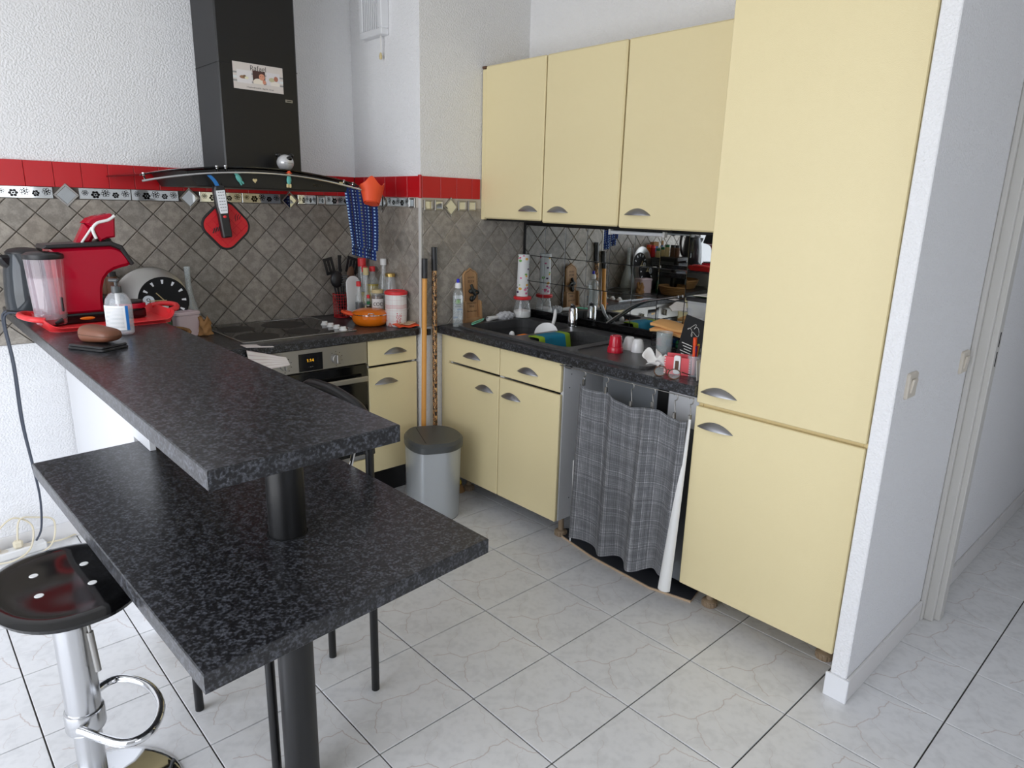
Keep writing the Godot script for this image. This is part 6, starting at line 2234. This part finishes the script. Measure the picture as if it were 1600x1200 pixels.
	part("clip_window", prismed(rrect(0.014, 0.032, 0.002, 2), 0.002, 0.0005, Transform3D(FACE_L, Vector3(-0.0505, 0.040, 0.0))), M.dark_wood, b)
	for k in 14:
		st = ns()
		bx(st, Vector3(-0.0455, 0.004 + (k % 7) * 0.0095, -0.047 if k < 7 else 0.047), Vector3(0.001, 0.005, 0.003), 0)
		part("stitch", st, M.paper, b)
	for k in 2:
		b = thing("tissue", ["crumpled white paper tissue standing near the drainer", "crumpled white paper tissue lying beside the red box"][k], "tissue", [Vector3(-0.475, W, 1.86), Vector3(-0.455, W, 1.915)][k], 0.0, "crumpled tissues")
		st = ns()
		sheet(st, func(u: float, v: float):
			var f := 1.0 if k == 0 else 0.75
			return Vector3((u - 0.5) * 0.03 + 0.012 * sin(v * 7.0 + u * 4.0), f * (0.004 + 0.072 * v * (0.75 + 0.25 * sin(u * 9.0))) , (u - 0.5) * 0.055 + 0.010 * sin(v * 5.0 + k * 2.0 + u * 6.0)), 16, 16, 0.0008)
		part("crumple", st, M.paper, b)
	b = thing("eyeglasses", "pair of dark-framed glasses lying on the worktop edge", "glasses", Vector3(-0.56, W, 2.0), 0.0)
	for k in 2:
		var ring := []
		for q in 20:
			var a := TAU * q / 20
			ring.append(Vector3(-0.012 + 0.010 * cos(a), 0.018 + 0.017 * cos(a), -0.032 + k * 0.062 + 0.026 * sin(a)))
		part("rim", tubed(ring, 0.0022, 6, true), M.dark_wood, b)
		st = ns()
		for q in 20:
			t3(st, Vector3(-0.012, 0.018, -0.032 + k * 0.062), ring[q], ring[(q + 1) % 20])
		part("lens", st, M.glass, b)
		part("temple", tubed([Vector3(-0.006, 0.03, -0.058 + k * 0.115), Vector3(0.06, 0.008, -0.05 + k * 0.10)], 0.002, 6), M.dark_wood, b)
	part("bridge", tubed([Vector3(-0.008, 0.026, -0.008), Vector3(-0.006, 0.03, 0.0), Vector3(-0.008, 0.026, 0.006)], 0.002, 6), M.dark_wood, b)


func floor_things() -> void:
	# pedal bin
	var b := thing("pedal_bin", "grey pedal bin with a dark lid in front of the corner cabinet", "bin", Vector3(-0.808, 0, 0.832), -0.42)
	var outl := func(g: float) -> PackedVector2Array:
		var p := PackedVector2Array()
		for k in 25:
			var a := -PI * 0.5 + PI * k / 24
			p.append(Vector2(0.03 + cos(a) * 0.115 * g * 0.0 + cos(a) * 0.118 * g, sin(a) * 0.148 * g))
		for k in 13:
			var a := PI * 0.5 + PI * k / 12
			p.append(Vector2(-0.05 + cos(a) * 0.075 * g, sin(a) * 0.148 * g))
		return p
	var st := ns()
	sheet(st, func(u: float, v: float):
		var p: PackedVector2Array = outl.call(0.88 + 0.08 * v)
		var n := p.size()
		var f := fposmod(u, 1.0) * n
		var q := p[int(f) % n].lerp(p[(int(f) + 1) % n], f - floorf(f))
		return Vector3(q.x, 0.004 + v * 0.37, q.y), 76, 4, 0.003)
	part("body", st, M.silver_plastic, b)
	b.get_node("body").material_override = M.silver_plastic
	part("lid", slab(outl.call(1.06), 0.365, 0.045, 0.014, true, 0.004), M.lid_grey, b)
	part("lid_seam", box(Vector3(-0.052, 0.4095, -0.12), Vector3(-0.0495, 0.4108, 0.12), 0), M.black_matte, b)
	part("base", slab(outl.call(0.9), 0.0, 0.012, 0.003, true, 0.001), M.lid_grey, b)
	part("pedal", box(Vector3(-0.02, 0.03, 0.11), Vector3(0.03, 0.045, 0.15), 0.004), M.black_plastic, b)
	# broom handles standing in the corner
	b = thing("broom_stick", "plain wooden broom handle with a black end leaning in the corner", "broom handle", Vector3(-0.735, 0, 0.66))
	part("stick", tubed([Vector3(0, 0.06, 0), Vector3(0.038, 1.15, -0.028)], 0.0125, 16), M.wood_handle, b)
	part("grip", tubed([Vector3(0.038, 1.148, -0.028), Vector3(0.042, 1.245, -0.031)], 0.0145, 16), M.black_plastic, b)
	part("bristles", tubed([Vector3(-0.002, 0.0, 0), Vector3(0, 0.07, 0)], [0.028, 0.016], 14), M.straw, b)
	b = thing("broom_stick", "leopard-patterned broom handle with a black end leaning in the corner", "broom handle", Vector3(-0.655, 0, 0.66))
	part("stick", tubed([Vector3(0, 0.06, 0), Vector3(0.022, 1.185, -0.034)], 0.0125, 16), M.leopard, b)
	part("grip", tubed([Vector3(0.022, 1.183, -0.034), Vector3(0.0245, 1.298, -0.038)], 0.0145, 16), M.black_plastic, b)
	part("bristles", tubed([Vector3(-0.002, 0.0, 0), Vector3(0, 0.07, 0)], [0.028, 0.016], 14), M.straw, b)
	st = ns()
	cyl(st, Vector3(0, 0, 0), 0.012, 0.03, 14)
	var hk := part("stick_clip", st, M.black_plastic)
	hk.position = Vector3(-0.668, 0.86, 0.622)
	tag(hk, "small black clip beside the leopard broom handle at worktop height", "clip")
	# yellow scrubbing brush behind the bin
	b = thing("scrubbing_brush", "yellow and straw scrubbing brush on the floor behind the bin", "brush", Vector3(-0.540, 0, 0.715))
	part("bristles", lathed(V([0, 0, 0.035, 0, 0.018, 0.04, 0, 0.04]), 18), M.straw, b)
	st = ns()
	ell(st, Vector3(0, 0.052, 0), Vector3(0.016, 0.018, 0.016), 16, 10)
	part("knob", st, M.yellow, b)
	# socket strip with white leads by the wall
	b = thing("socket_strip", "white multi-socket extension strip on the floor by the back wall", "extension lead", Vector3(-2.46, 0, 0.06), 0.12)
	part("strip", box(Vector3(-0.16, 0, -0.025), Vector3(0.14, 0.035, 0.025), 0.005), M.white_plastic, b)
	for k in 3:
		st = ns()
		cyl(st, Vector3(-0.10 + k * 0.085, 0.034, 0), 0.019, 0.003, 18)
		part("socket", st, M.switch, b)
	part("lead", tubed(smooth([Vector3(0.14, 0.018, 0), Vector3(0.2, 0.02, 0.02), Vector3(0.26, 0.008, -0.02), Vector3(0.34, 0.008, -0.02)], 4), 0.004, 8), M.beige_cable, b)
	for k in 2:
		b = thing("mains_plug", ["cream mains plug nearer the wall on the socket strip", "cream mains plug at the bar end of the socket strip"][k], "plug", Vector3(-2.50 + k * 0.08, 0.036, 0.06), 0.0, "plugs in the strip")
		st = ns()
		bx(st, Vector3(0, 0.017, 0), Vector3(0.036, 0.034, 0.03), 0.008)
		part("plug_body", st, M.beige_cable, b)
		var pts := [Vector3(0, 0.03, 0), Vector3(0.02, 0.09 + 0.03 * k, -0.01), Vector3(0.08, 0.13 - 0.02 * k, -0.02), Vector3(0.14, 0.08, -0.015), Vector3(0.12, 0.0, 0.03), Vector3(0.06, -0.025, 0.06), Vector3(0.0, -0.028, 0.05)]
		part("lead", tubed(smooth(pts, 6), 0.0038, 8), M.beige_cable, b)
